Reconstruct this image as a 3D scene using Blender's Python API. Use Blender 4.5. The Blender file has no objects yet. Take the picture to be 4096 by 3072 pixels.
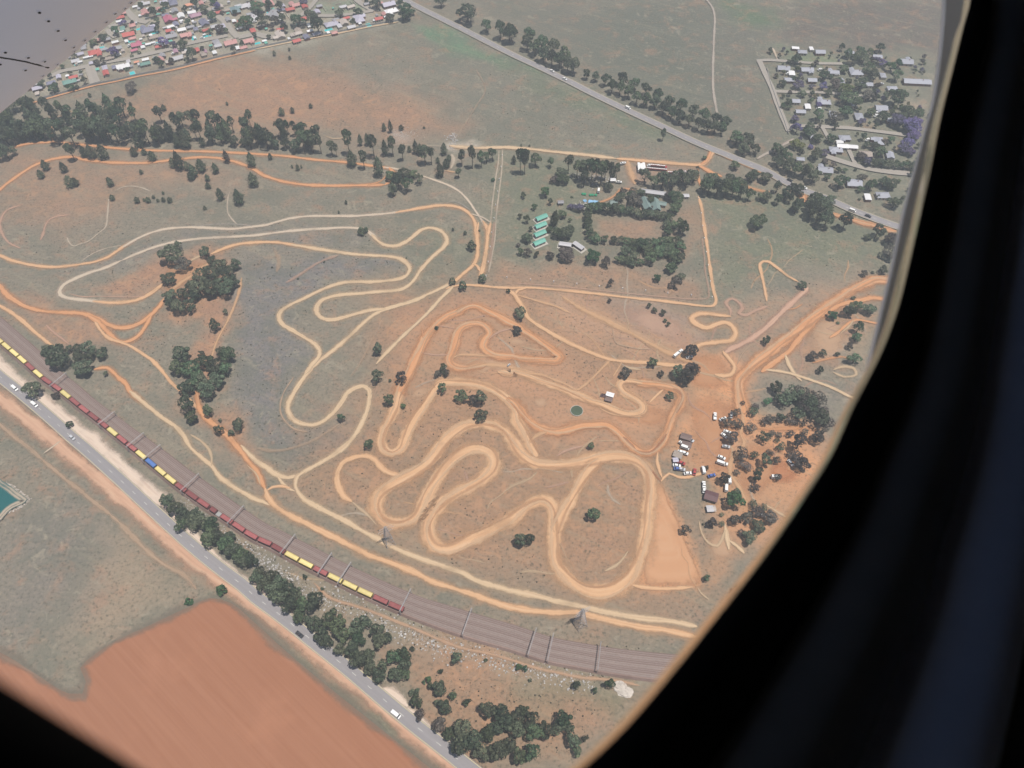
import bpy, math, random
import numpy as np
from mathutils import Vector, Matrix

# ------------------------------------------------------------------ camera, sky, sun, exposure
SC = bpy.context.scene
COL = SC.collection
R = math.radians
CAM_H = 480.0
DEP = R(53.0)
FPX = 3072.0                       # focal length in pixels of the 4096 x 3072 photograph
cam_d = bpy.data.cameras.new('camera')
cam_d.sensor_width = 36.0
cam_d.lens = 27.0
cam_d.clip_start = 0.004
cam_d.clip_end = 20000.0
cam_d.dof.use_dof = True
cam_d.dof.focus_distance = 700.0
cam_d.dof.aperture_fstop = 11.0
cam = bpy.data.objects.new('camera', cam_d)
COL.objects.link(cam)
cam.location = (0, 0, CAM_H)
cam.rotation_euler = (math.pi / 2 - DEP, 0, 0)
SC.camera = cam

SUN_EL, SUN_AZ = R(76.0), R(118.0)     # azimuth measured clockwise from +Y (the way the camera faces)
w = bpy.data.worlds.new('World'); SC.world = w; w.use_nodes = True
nt = w.node_tree
bg = nt.nodes['Background']
sky = nt.nodes.new('ShaderNodeTexSky')
sky.sky_type = 'NISHITA'; sky.sun_disc = False
sky.sun_elevation = SUN_EL; sky.sun_rotation = SUN_AZ
sky.altitude = 1900; sky.air_density = 1.2; sky.dust_density = 2.0
nt.links.new(sky.outputs[0], bg.inputs[0]); bg.inputs[1].default_value = 0.065
sd = bpy.data.lights.new('sun', 'SUN'); sd.energy = 5.0; sd.angle = R(0.5); sd.color = (1.0, 0.94, 0.86)
sun = bpy.data.objects.new('sun', sd); COL.objects.link(sun)
sv = Vector((math.sin(SUN_AZ) * math.cos(SUN_EL), math.cos(SUN_AZ) * math.cos(SUN_EL), math.sin(SUN_EL)))
sun.rotation_euler = sv.to_track_quat('Z', 'Y').to_euler(); sun.location = (0, 0, 600)
SC.view_settings.view_transform = 'Standard'; SC.view_settings.look = 'None'
SC.view_settings.gamma = 1.0; SC.view_settings.exposure = 0.16
SC.cycles.transparent_max_bounces = 32
SC.cycles.max_bounces = 6
SC.cycles.volume_bounces = 0
SC.cycles.caustics_reflective = False
SC.cycles.sample_clamp_indirect = 4.0

# ------------------------------------------------------------------ photo pixels -> the place
TS = 1024 / 2212.0
REG = {'V': (0, 0, 4096 / 2212.0), 'R1': (0, 0, .23146), 'R2': (400, 0, .23146), 'R3': (900, 0, .36166),
       'R4': (3072, 180, .28933), 'R5': (3072, 480, .28933), 'R6': (0, 380, .3472), 'R7': (700, 380, .3472),
       'R8': (1380, 480, .3472), 'RA': (2048, 1460, .3472), 'RB': (2650, 1600, .36171), 'RC': (2048, 620, .3472),
       'RD': (2700, 560, .28933), 'RE': (560, 1780, .28933), 'RF': (1500, 1250, .28933)}
for c in range(4):
    for r in range(4):
        REG['T%d%d' % (c, r)] = (c * 1024, r * 768, TS)
CF = Vector((0, math.cos(DEP), -math.sin(DEP)))
CU = Vector((0, math.sin(DEP), math.cos(DEP)))
CR = Vector((1, 0, 0))
CP = Vector((0, 0, CAM_H))

def ray(x, y):
    return CF + CR * ((x - 2048) / FPX) + CU * ((1536 - y) / FPX)

def G(x, y, z=0.0):
    d = ray(x, y)
    if d.z > -0.03:
        d.z = -0.03
    t = (CAM_H - z) / -d.z
    return Vector((d.x * t, d.y * t, z))

def scale_at(x, y):
    """photo pixels per metre, and depression angle, at a ground point"""
    d = ray(x, y)
    depth = CAM_H / -d.z
    dep = math.asin(-d.z / d.length)
    return FPX / (depth * d.length), dep

def parse(s):
    """'T12 x,y x,y,w RA x,y' -> list of [x, y, *extras, scale] in photo pixels"""
    out = []; ox = oy = 0; k = 1.0
    for tok in s.split():
        if ',' not in tok:
            ox, oy, k = REG[tok]; continue
        v = [float(a) for a in tok.split(',')]
        out.append([ox + v[0] * k, oy + v[1] * k] + [a for a in v[2:]] + [k])
    return out

def gp(s):
    return [G(p[0], p[1]) for p in parse(s)]

rng = random.Random(11)
NP = np.random.RandomState(5)

# ------------------------------------------------------------------ materials
MATS = {}
def nodes(name):
    m = bpy.data.materials.new(name); m.use_nodes = True
    t = m.node_tree; b = t.nodes['Principled BSDF']
    b.inputs['Roughness'].default_value = 0.9
    b.inputs['Specular IOR Level'].default_value = 0.15
    MATS[name] = m
    return m, t, b

def N(t, kind, **kw):
    n = t.nodes.new(kind)
    for k, v in kw.items():
        if k in n.inputs.keys() if hasattr(n.inputs, 'keys') else False:
            n.inputs[k].default_value = v
        else:
            setattr(n, k, v)
    return n

def mixcol(t, fac, a, b, mode='MIX'):
    n = t.nodes.new('ShaderNodeMix'); n.data_type = 'RGBA'; n.blend_type = mode
    for sock, v in ((n.inputs[0], fac), (n.inputs[6], a), (n.inputs[7], b)):
        if hasattr(v, 'is_linked') or hasattr(v, 'links'):
            t.links.new(v, sock)
        elif isinstance(v, (int, float)):
            sock.default_value = v
        else:
            sock.default_value = (*v, 1)
    return n.outputs[2]

def ramp(t, src, p0, p1, v0=0.0, v1=1.0):
    n = t.nodes.new('ShaderNodeMapRange'); n.interpolation_type = 'SMOOTHSTEP'
    n.inputs[1].default_value = p0; n.inputs[2].default_value = p1
    n.inputs[3].default_value = v0; n.inputs[4].default_value = v1
    t.links.new(src, n.inputs[0]); return n.outputs[0]

def noise(t, coord, scale, detail=4, rough=0.6, dist=0.0):
    n = t.nodes.new('ShaderNodeTexNoise')
    n.inputs['Scale'].default_value = scale; n.inputs['Detail'].default_value = detail
    n.inputs['Roughness'].default_value = rough; n.inputs['Distortion'].default_value = dist
    if coord is not None:
        t.links.new(coord, n.inputs['Vector'])
    return n.outputs['Fac']

def math_(t, op, a, b=None):
    n = t.nodes.new('ShaderNodeMath'); n.operation = op
    for i, v in enumerate((a, b)):
        if v is None: continue
        if isinstance(v, (int, float)): n.inputs[i].default_value = v
        else: t.links.new(v, n.inputs[i])
    return n.outputs[0]

def plain(name, col, rough=0.8, vary=0.12, metal=0.0, spec=0.2, scale=0.6, rand=0.0):
    m, t, b = nodes(name)
    geo = t.nodes.new('ShaderNodeNewGeometry')
    f = noise(t, geo.outputs['Position'], scale, 3)
    dark = tuple(c * (1 - 2 * vary) for c in col); lite = tuple(min(1, c * (1 + vary)) for c in col)
    c = mixcol(t, f, dark, lite)
    if rand:
        oi = t.nodes.new('ShaderNodeObjectInfo')
        v = t.nodes.new('ShaderNodeHueSaturation')
        t.links.new(ramp(t, oi.outputs['Random'], 0, 1, 1 - rand, 1 + rand), v.inputs['Value'])
        t.links.new(c, v.inputs['Color']); c = v.outputs[0]
    t.links.new(c, b.inputs['Base Color'])
    b.inputs['Roughness'].default_value = rough; b.inputs['Metallic'].default_value = metal
    b.inputs['Specular IOR Level'].default_value = spec
    return m

# ground: painted soil zones (attribute 'Col') broken up by turf, tussock and bare-earth noise
def ground_mat():
    m, t, b = nodes('veld')
    at = t.nodes.new('ShaderNodeAttribute'); at.attribute_name = 'Col'
    geo = t.nodes.new('ShaderNodeNewGeometry'); P = geo.outputs['Position']
    big = noise(t, P, 0.011, 6, 0.62, 0.6)
    mid = noise(t, P, 0.055, 6, 0.66, 0.4)
    fine = noise(t, P, 0.42, 5, 0.72)
    c = mixcol(t, ramp(t, big, 0.48, 0.66, 0, 0.30), at.outputs['Color'], (0.112, 0.122, 0.090))
    c = mixcol(t, ramp(t, mid, 0.50, 0.68, 0, 0.50), c, (0.31, 0.185, 0.122))
    c = mixcol(t, ramp(t, fine, 0.50, 0.66, 0, 0.62), c, (0.060, 0.062, 0.048))
    c = mixcol(t, ramp(t, fine, 0.46, 0.32, 0, 0.5), c, (0.33, 0.26, 0.19))
    # mown / vehicle streaks in the open veld
    mp = t.nodes.new('ShaderNodeMapping'); t.links.new(P, mp.inputs[0])
    mp.inputs['Rotation'].default_value = (0, 0, R(28))
    mp2 = t.nodes.new('ShaderNodeMapping'); t.links.new(mp.outputs[0], mp2.inputs[0]); mp2.inputs['Scale'].default_value = (0.008, 0.11, 1)
    st = noise(t, mp2.outputs[0], 1.0, 5, 0.7, 0.3)
    c = mixcol(t, ramp(t, st, 0.50, 0.68, 0, 0.28), c, (0.27, 0.24, 0.17))
    # scuffed bare earth breaking through wherever the soil is red, rank grass where it is green
    sp = t.nodes.new('ShaderNodeSeparateColor'); t.links.new(at.outputs['Color'], sp.inputs[0])
    red = math_(t, 'SUBTRACT', sp.outputs[0], sp.outputs[1])
    p3 = noise(t, P, 0.085, 7, 0.68, 1.2); p4 = noise(t, P, 0.03, 6, 0.62, 0.8)
    k3 = math_(t, 'MULTIPLY', ramp(t, red, 0.035, 0.11), ramp(t, p3, 0.46, 0.66, 0, 0.62))
    c = mixcol(t, k3, c, (0.40, 0.225, 0.130))
    k5 = math_(t, 'MULTIPLY', ramp(t, red, 0.075, 0.03), ramp(t, p4, 0.48, 0.60, 0, 0.38))
    c = mixcol(t, k5, c, (0.122, 0.128, 0.102))
    k6 = math_(t, 'MULTIPLY', ramp(t, red, 0.09, 0.03), ramp(t, p3, 0.56, 0.66, 0, 0.5))
    c = mixcol(t, k6, c, (0.30, 0.265, 0.20))
    # bushy tussocks
    vo = t.nodes.new('ShaderNodeTexVoronoi'); vo.inputs['Scale'].default_value = 0.30
    t.links.new(P, vo.inputs['Vector'])
    tus = math_(t, 'MULTIPLY', ramp(t, vo.outputs['Distance'], 0.30, 0.16), ramp(t, mid, 0.40, 0.62, 0, 0.5))
    c = mixcol(t, tus, c, (0.055, 0.062, 0.042))
    t.links.new(c, b.inputs['Base Color'])
    b.inputs['Specular IOR Level'].default_value = 0.05; b.inputs['Roughness'].default_value = 1.0
    return m
ground_mat()

def ribbon_mat(name, edge_soft=0.45, wob=0.5, streak=0.42, strength=1.0):
    """dirt laid on the ground: colour from 'Col', UV = (across -1..1, metres along); ragged worn edges"""
    m, t, b = nodes(name)
    at = t.nodes.new('ShaderNodeAttribute'); at.attribute_name = 'Col'
    uv = t.nodes.new('ShaderNodeUVMap'); uv.uv_map = 'UVMap'
    sep = t.nodes.new('ShaderNodeSeparateXYZ'); t.links.new(uv.outputs[0], sep.inputs[0])
    geo = t.nodes.new('ShaderNodeNewGeometry'); P = geo.outputs['Position']
    edge = math_(t, 'SUBTRACT', 1.0, math_(t, 'ABSOLUTE', sep.outputs[0]))
    n1 = noise(t, P, 0.22, 6, 0.72)
    n0 = noise(t, P, 0.035, 3, 0.5)
    n7 = noise(t, P, 0.075, 3, 0.5)
    e = math_(t, 'ADD', edge, math_(t, 'MULTIPLY', math_(t, 'SUBTRACT', n1, 0.5), wob))
    e = math_(t, 'ADD', e, math_(t, 'MULTIPLY', math_(t, 'SUBTRACT', n7, 0.5), wob * 0.9))
    alpha = ramp(t, e, 0.02, edge_soft)
    alpha = math_(t, 'MULTIPLY', alpha, ramp(t, n0, 0.25, 0.45, 0.72 * strength, strength))
    mp = t.nodes.new('ShaderNodeMapping'); t.links.new(uv.outputs[0], mp.inputs[0])
    mp.inputs['Scale'].default_value = (3.2, 0.028, 1)
    s = noise(t, mp.outputs[0], 1.0, 4, 0.6, 0.2)
    c = mixcol(t, ramp(t, s, 0.42, 0.75, 0, streak), at.outputs['Color'], (0.27, 0.125, 0.07))
    c = mixcol(t, ramp(t, s, 0.50, 0.30, 0, streak), c, (0.54, 0.39, 0.265))
    c = mixcol(t, ramp(t, n1, 0.55, 0.75, 0, 0.25), c, (0.25, 0.17, 0.12))
    t.links.new(c, b.inputs['Base Color']); b.inputs['Specular IOR Level'].default_value = 0.05
    tr = t.nodes.new('ShaderNodeBsdfTransparent'); mx = t.nodes.new('ShaderNodeMixShader')
    t.links.new(alpha, mx.inputs[0]); t.links.new(tr.outputs[0], mx.inputs[1]); t.links.new(b.outputs[0], mx.inputs[2])
    t.links.new(mx.outputs[0], t.nodes['Material Output'].inputs[0])
    return m
ribbon_mat('dirt', 0.75, 0.8)
ribbon_mat('dirt_soft', 0.95, 0.9, 0.3, 0.75)
ribbon_mat('dirt_faint', 0.9, 1.1, 0.2, 0.5)

def asphalt_mat(name, col):
    m, t, b = nodes(name)
    uv = t.nodes.new('ShaderNodeUVMap'); uv.uv_map = 'UVMap'
    geo = t.nodes.new('ShaderNodeNewGeometry')
    mp = t.nodes.new('ShaderNodeMapping'); t.links.new(uv.outputs[0], mp.inputs[0])
    mp.inputs['Scale'].default_value = (2.0, 0.01, 1)
    s = noise(t, mp.outputs[0], 1.0, 4); f = noise(t, geo.outputs['Position'], 0.5, 5, 0.7)
    c = mixcol(t, s, tuple(x * 0.78 for x in col), tuple(x * 1.25 for x in col))
    c = mixcol(t, ramp(t, f, 0.55, 0.8, 0, 0.4), c, (0.22, 0.17, 0.14))
    t.links.new(c, b.inputs['Base Color']); b.inputs['Roughness'].default_value = 0.85
    return m
asphalt_mat('asphalt', (0.25, 0.235, 0.24))
asphalt_mat('asphalt_pale', (0.31, 0.28, 0.245))

def stripes_mat(name, c0, c1, ang, freq):
    m, t, b = nodes(name)
    geo = t.nodes.new('ShaderNodeNewGeometry')
    mp = t.nodes.new('ShaderNodeMapping'); t.links.new(geo.outputs['Position'], mp.inputs[0])
    mp.inputs['Rotation'].default_value = (0, 0, -ang)
    mp2 = t.nodes.new('ShaderNodeMapping'); t.links.new(mp.outputs[0], mp2.inputs[0]); mp2.inputs['Scale'].default_value = (freq * 0.02, freq, 1)
    s = noise(t, mp2.outputs[0], 1.0, 5, 0.7)
    f = noise(t, geo.outputs['Position'], 0.03, 5, 0.6)
    c = mixcol(t, ramp(t, s, 0.3, 0.7), c0, c1)
    c = mixcol(t, ramp(t, f, 0.5, 0.75, 0, 0.4), c, tuple(x * 1.25 for x in c1))
    t.links.new(c, b.inputs['Base Color']); b.inputs['Specular IOR Level'].default_value = 0.05
    return m

def foliage(name, dark, lite, rand=0.38, hue=0.035):
    m, t, b = nodes(name)
    geo = t.nodes.new('ShaderNodeNewGeometry'); oi = t.nodes.new('ShaderNodeObjectInfo')
    f = noise(t, geo.outputs['Position'], 0.75, 3, 0.75)
    c = mixcol(t, ramp(t, f, 0.38, 0.64), dark, lite)
    h = t.nodes.new('ShaderNodeHueSaturation'); t.links.new(c, h.inputs['Color'])
    t.links.new(ramp(t, oi.outputs['Random'], 0, 1, 1 - rand, 1 + rand), h.inputs['Value'])
    wn = t.nodes.new('ShaderNodeTexWhiteNoise'); wn.noise_dimensions = '1D'
    t.links.new(oi.outputs['Random'], wn.inputs['W'])
    t.links.new(ramp(t, wn.outputs['Value'], 0, 1, 0.5 - hue, 0.5 + hue), h.inputs['Hue'])
    t.links.new(h.outputs[0], b.inputs['Base Color'])
    b.inputs['Roughness'].default_value = 0.75; b.inputs['Specular IOR Level'].default_value = 0.12
    return m
foliage('leaf_dark', (0.030, 0.039, 0.027), (0.123, 0.147, 0.090))
foliage('leaf_mid', (0.029, 0.044, 0.026), (0.117, 0.161, 0.085))
foliage('leaf_pine', (0.029, 0.040, 0.026), (0.133, 0.151, 0.091))
foliage('leaf_olive', (0.062, 0.074, 0.026), (0.125, 0.140, 0.055))
foliage('leaf_green', (0.026, 0.060, 0.030), (0.060, 0.125, 0.050))
foliage('leaf_purple', (0.075, 0.060, 0.150), (0.165, 0.135, 0.300), 0.2, 0.015)
foliage('leaf_mauve', (0.062, 0.052, 0.095), (0.125, 0.108, 0.175), 0.2, 0.015)
foliage('leaf_thorn', (0.036, 0.032, 0.029), (0.132, 0.115, 0.096))
plain('bark', (0.11, 0.085, 0.065))
plain('water_dam', (0.012, 0.105, 0.105), 0.25, 0.1, spec=0.4, scale=0.02)
plain('water_pond', (0.075, 0.100, 0.060), 0.35, 0.15, spec=0.3, scale=0.2)
plain('water_pool', (0.06, 0.50, 0.52), 0.2, 0.05, spec=0.4)
plain('concrete', (0.45, 0.42, 0.37)); plain('white_paint', (0.78, 0.78, 0.78), 0.6, 0.04)
plain('rock', (0.55, 0.49, 0.43), vary=0.25); plain('steel', (0.42, 0.40, 0.40), 0.5, 0.1)
plain('rail_steel', (0.31, 0.255, 0.235), 0.5, 0.1)
plain('glass_dark', (0.02, 0.025, 0.03), 0.15, 0.0, spec=0.5); plain('tyre', (0.02, 0.02, 0.02))
plain('wall_cream', (0.52, 0.46, 0.38), rand=0.2); plain('wall_brick', (0.28, 0.15, 0.11), rand=0.2)
plain('wall_grey', (0.36, 0.35, 0.34))
plain('ballast', (0.155, 0.105, 0.095), vary=0.22, scale=0.5)
ROOFS = {'red': (0.46, 0.115, 0.10), 'pink': (0.50, 0.265, 0.245), 'grey': (0.30, 0.295, 0.315), 'white': (0.74, 0.735, 0.745),
         'palegrey': (0.48, 0.47, 0.49), 'mauve': (0.36, 0.215, 0.275), 'magenta': (0.42, 0.13, 0.19), 'bluegrey': (0.20, 0.20, 0.27),
         'orange': (0.60, 0.28, 0.18), 'green': (0.155, 0.285, 0.25), 'teal': (0.17, 0.235, 0.25), 'beige': (0.46, 0.40, 0.36),
         'lilac': (0.44, 0.42, 0.50), 'brown': (0.175, 0.12, 0.105), 'maroon': (0.125, 0.065, 0.068), 'mint': (0.16, 0.43, 0.35),
         'slate': (0.34, 0.35, 0.40), 'tan': (0.33, 0.275, 0.235), 'verdigris': (0.20, 0.27, 0.255)}
for k, v in ROOFS.items():
    plain('roof_' + k, v, 0.6, 0.10, spec=0.3, scale=0.9, rand=0.08)
CARS = {'white': (0.78, 0.78, 0.77), 'silver': (0.50, 0.51, 0.53), 'dark': (0.035, 0.035, 0.04), 'blue': (0.07, 0.13, 0.38), 'red': (0.38, 0.05, 0.05)}
for k, v in CARS.items():
    plain('car_' + k, v, 0.35, 0.02, spec=0.5)
plain('wagon_maroon', (0.205, 0.070, 0.068), vary=0.25, rand=0.25); plain('wagon_load_maroon', (0.30, 0.095, 0.092), vary=0.2, rand=0.3)
plain('wagon_yellow', (0.40, 0.30, 0.085), vary=0.2); plain('wagon_tarp_yellow', (0.74, 0.62, 0.27), vary=0.08, rand=0.12)
plain('wagon_blue', (0.05, 0.085, 0.20), vary=0.2); plain('wagon_tarp_blue', (0.095, 0.19, 0.46), vary=0.1)
plain('wagon_grey', (0.33, 0.33, 0.32)); plain('underframe', (0.045, 0.038, 0.036))
plain('tarp_blue', (0.26, 0.46, 0.66)); plain('tank_green', (0.02, 0.26, 0.13), 0.5)
plain('trailer_red', (0.34, 0.09, 0.075)); plain('line_white', (0.62, 0.61, 0.56)); plain('line_yellow', (0.62, 0.52, 0.26))
plain('litter', (0.50, 0.475, 0.455), vary=0.35, scale=0.3)
plain('scrub_leaf', (0.062, 0.058, 0.040), vary=0.3, scale=0.05)

# ------------------------------------------------------------------ mesh helpers
class MB:
    def __init__(s): s.v = []; s.f = []
    def add(s, vs, fs):
        n = len(s.v); s.v += [tuple(p) for p in vs]; s.f += [tuple(i + n for i in f) for f in fs]; return s
    def box(s, x0, x1, y0, y1, z0, z1):
        return s.add([(x0, y0, z0), (x1, y0, z0), (x1, y1, z0), (x0, y1, z0), (x0, y0, z1), (x1, y0, z1), (x1, y1, z1), (x0, y1, z1)],
                     [(3, 2, 1, 0), (4, 5, 6, 7), (0, 1, 5, 4), (1, 2, 6, 5), (2, 3, 7, 6), (3, 0, 4, 7)])
    def bar(s, a, b, r):
        a = Vector(a); b = Vector(b); d = (b - a).normalized()
        u = d.orthogonal().normalized(); v = d.cross(u)
        vs = []
        for p in (a, b):
            for k in range(4):
                an = math.pi / 4 + k * math.pi / 2
                vs.append(p + u * math.cos(an) * r + v * math.sin(an) * r)
        return s.add(vs, [(3, 2, 1, 0), (4, 5, 6, 7)] + [(k, (k + 1) % 4, 4 + (k + 1) % 4, 4 + k) for k in range(4)])
    def tube(s, a, b, r0, r1, n=7):
        a = Vector(a); b = Vector(b); d = (b - a).normalized()
        u = d.orthogonal().normalized(); v = d.cross(u); vs = []
        for p, r in ((a, r0), (b, r1)):
            for k in range(n):
                an = 2 * math.pi * k / n; vs.append(p + u * math.cos(an) * r + v * math.sin(an) * r)
        return s.add(vs, [tuple(range(n - 1, -1, -1)), tuple(range(n, 2 * n))] + [(k, (k + 1) % n, n + (k + 1) % n, n + k) for k in range(n)])
    def mesh(s, name, mat, smooth=False):
        me = bpy.data.meshes.new(name); me.from_pydata(s.v, [], s.f); me.update()
        if mat: me.materials.append(MATS[mat] if isinstance(mat, str) else mat)
        if smooth: me.polygons.foreach_set('use_smooth', [True] * len(me.polygons))
        return me
    def obj(s, name, mat, parent=None, smooth=False):
        return link(name, s.mesh(name, mat, smooth), parent)

def link(name, data, parent=None, loc=None, rz=0.0, sc=None):
    o = bpy.data.objects.new(name, data); COL.objects.link(o)
    if parent is not None: o.parent = parent
    if loc is not None: o.location = loc
    if rz: o.rotation_euler = (0, 0, rz)
    if sc is not None: o.scale = sc
    return o

def tag(o, label=None, cat=None, group=None, kind=None):
    if label: o['label'] = label
    if cat: o['category'] = cat
    if group: o['group'] = group
    if kind: o['kind'] = kind
    return o

def thing(name, label, cat, loc=(0, 0, 0), rz=0.0, group=None, sc=None):
    return tag(link(name, None, None, loc, rz, sc), label, cat, group)

# ------------------------------------------------------------------ ground sheet
def soft_poly(X, Y, pts, feather):
    """smooth 0..1 mask of a polygon given in ground metres"""
    n = len(pts); inside = np.zeros(X.shape, bool); dmin = np.full(X.shape, 1e9)
    for i in range(n):
        x0, y0 = pts[i].x, pts[i].y; x1, y1 = pts[(i + 1) % n].x, pts[(i + 1) % n].y
        cond = (y0 > Y) != (y1 > Y)
        with np.errstate(divide='ignore', invalid='ignore'):
            xi = (x1 - x0) * (Y - y0) / ((y1 - y0) if y1 != y0 else 1e-9) + x0
        inside ^= cond & (X < xi)
        dx, dy = x1 - x0, y1 - y0; L = dx * dx + dy * dy + 1e-9
        tt = np.clip(((X - x0) * dx + (Y - y0) * dy) / L, 0, 1)
        dmin = np.minimum(dmin, np.hypot(X - x0 - tt * dx, Y - y0 - tt * dy))
    sd_ = np.where(inside, dmin, -dmin)
    k = np.clip(0.5 + sd_ / (2 * feather), 0, 1)
    return k * k * (3 - 2 * k)

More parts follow.
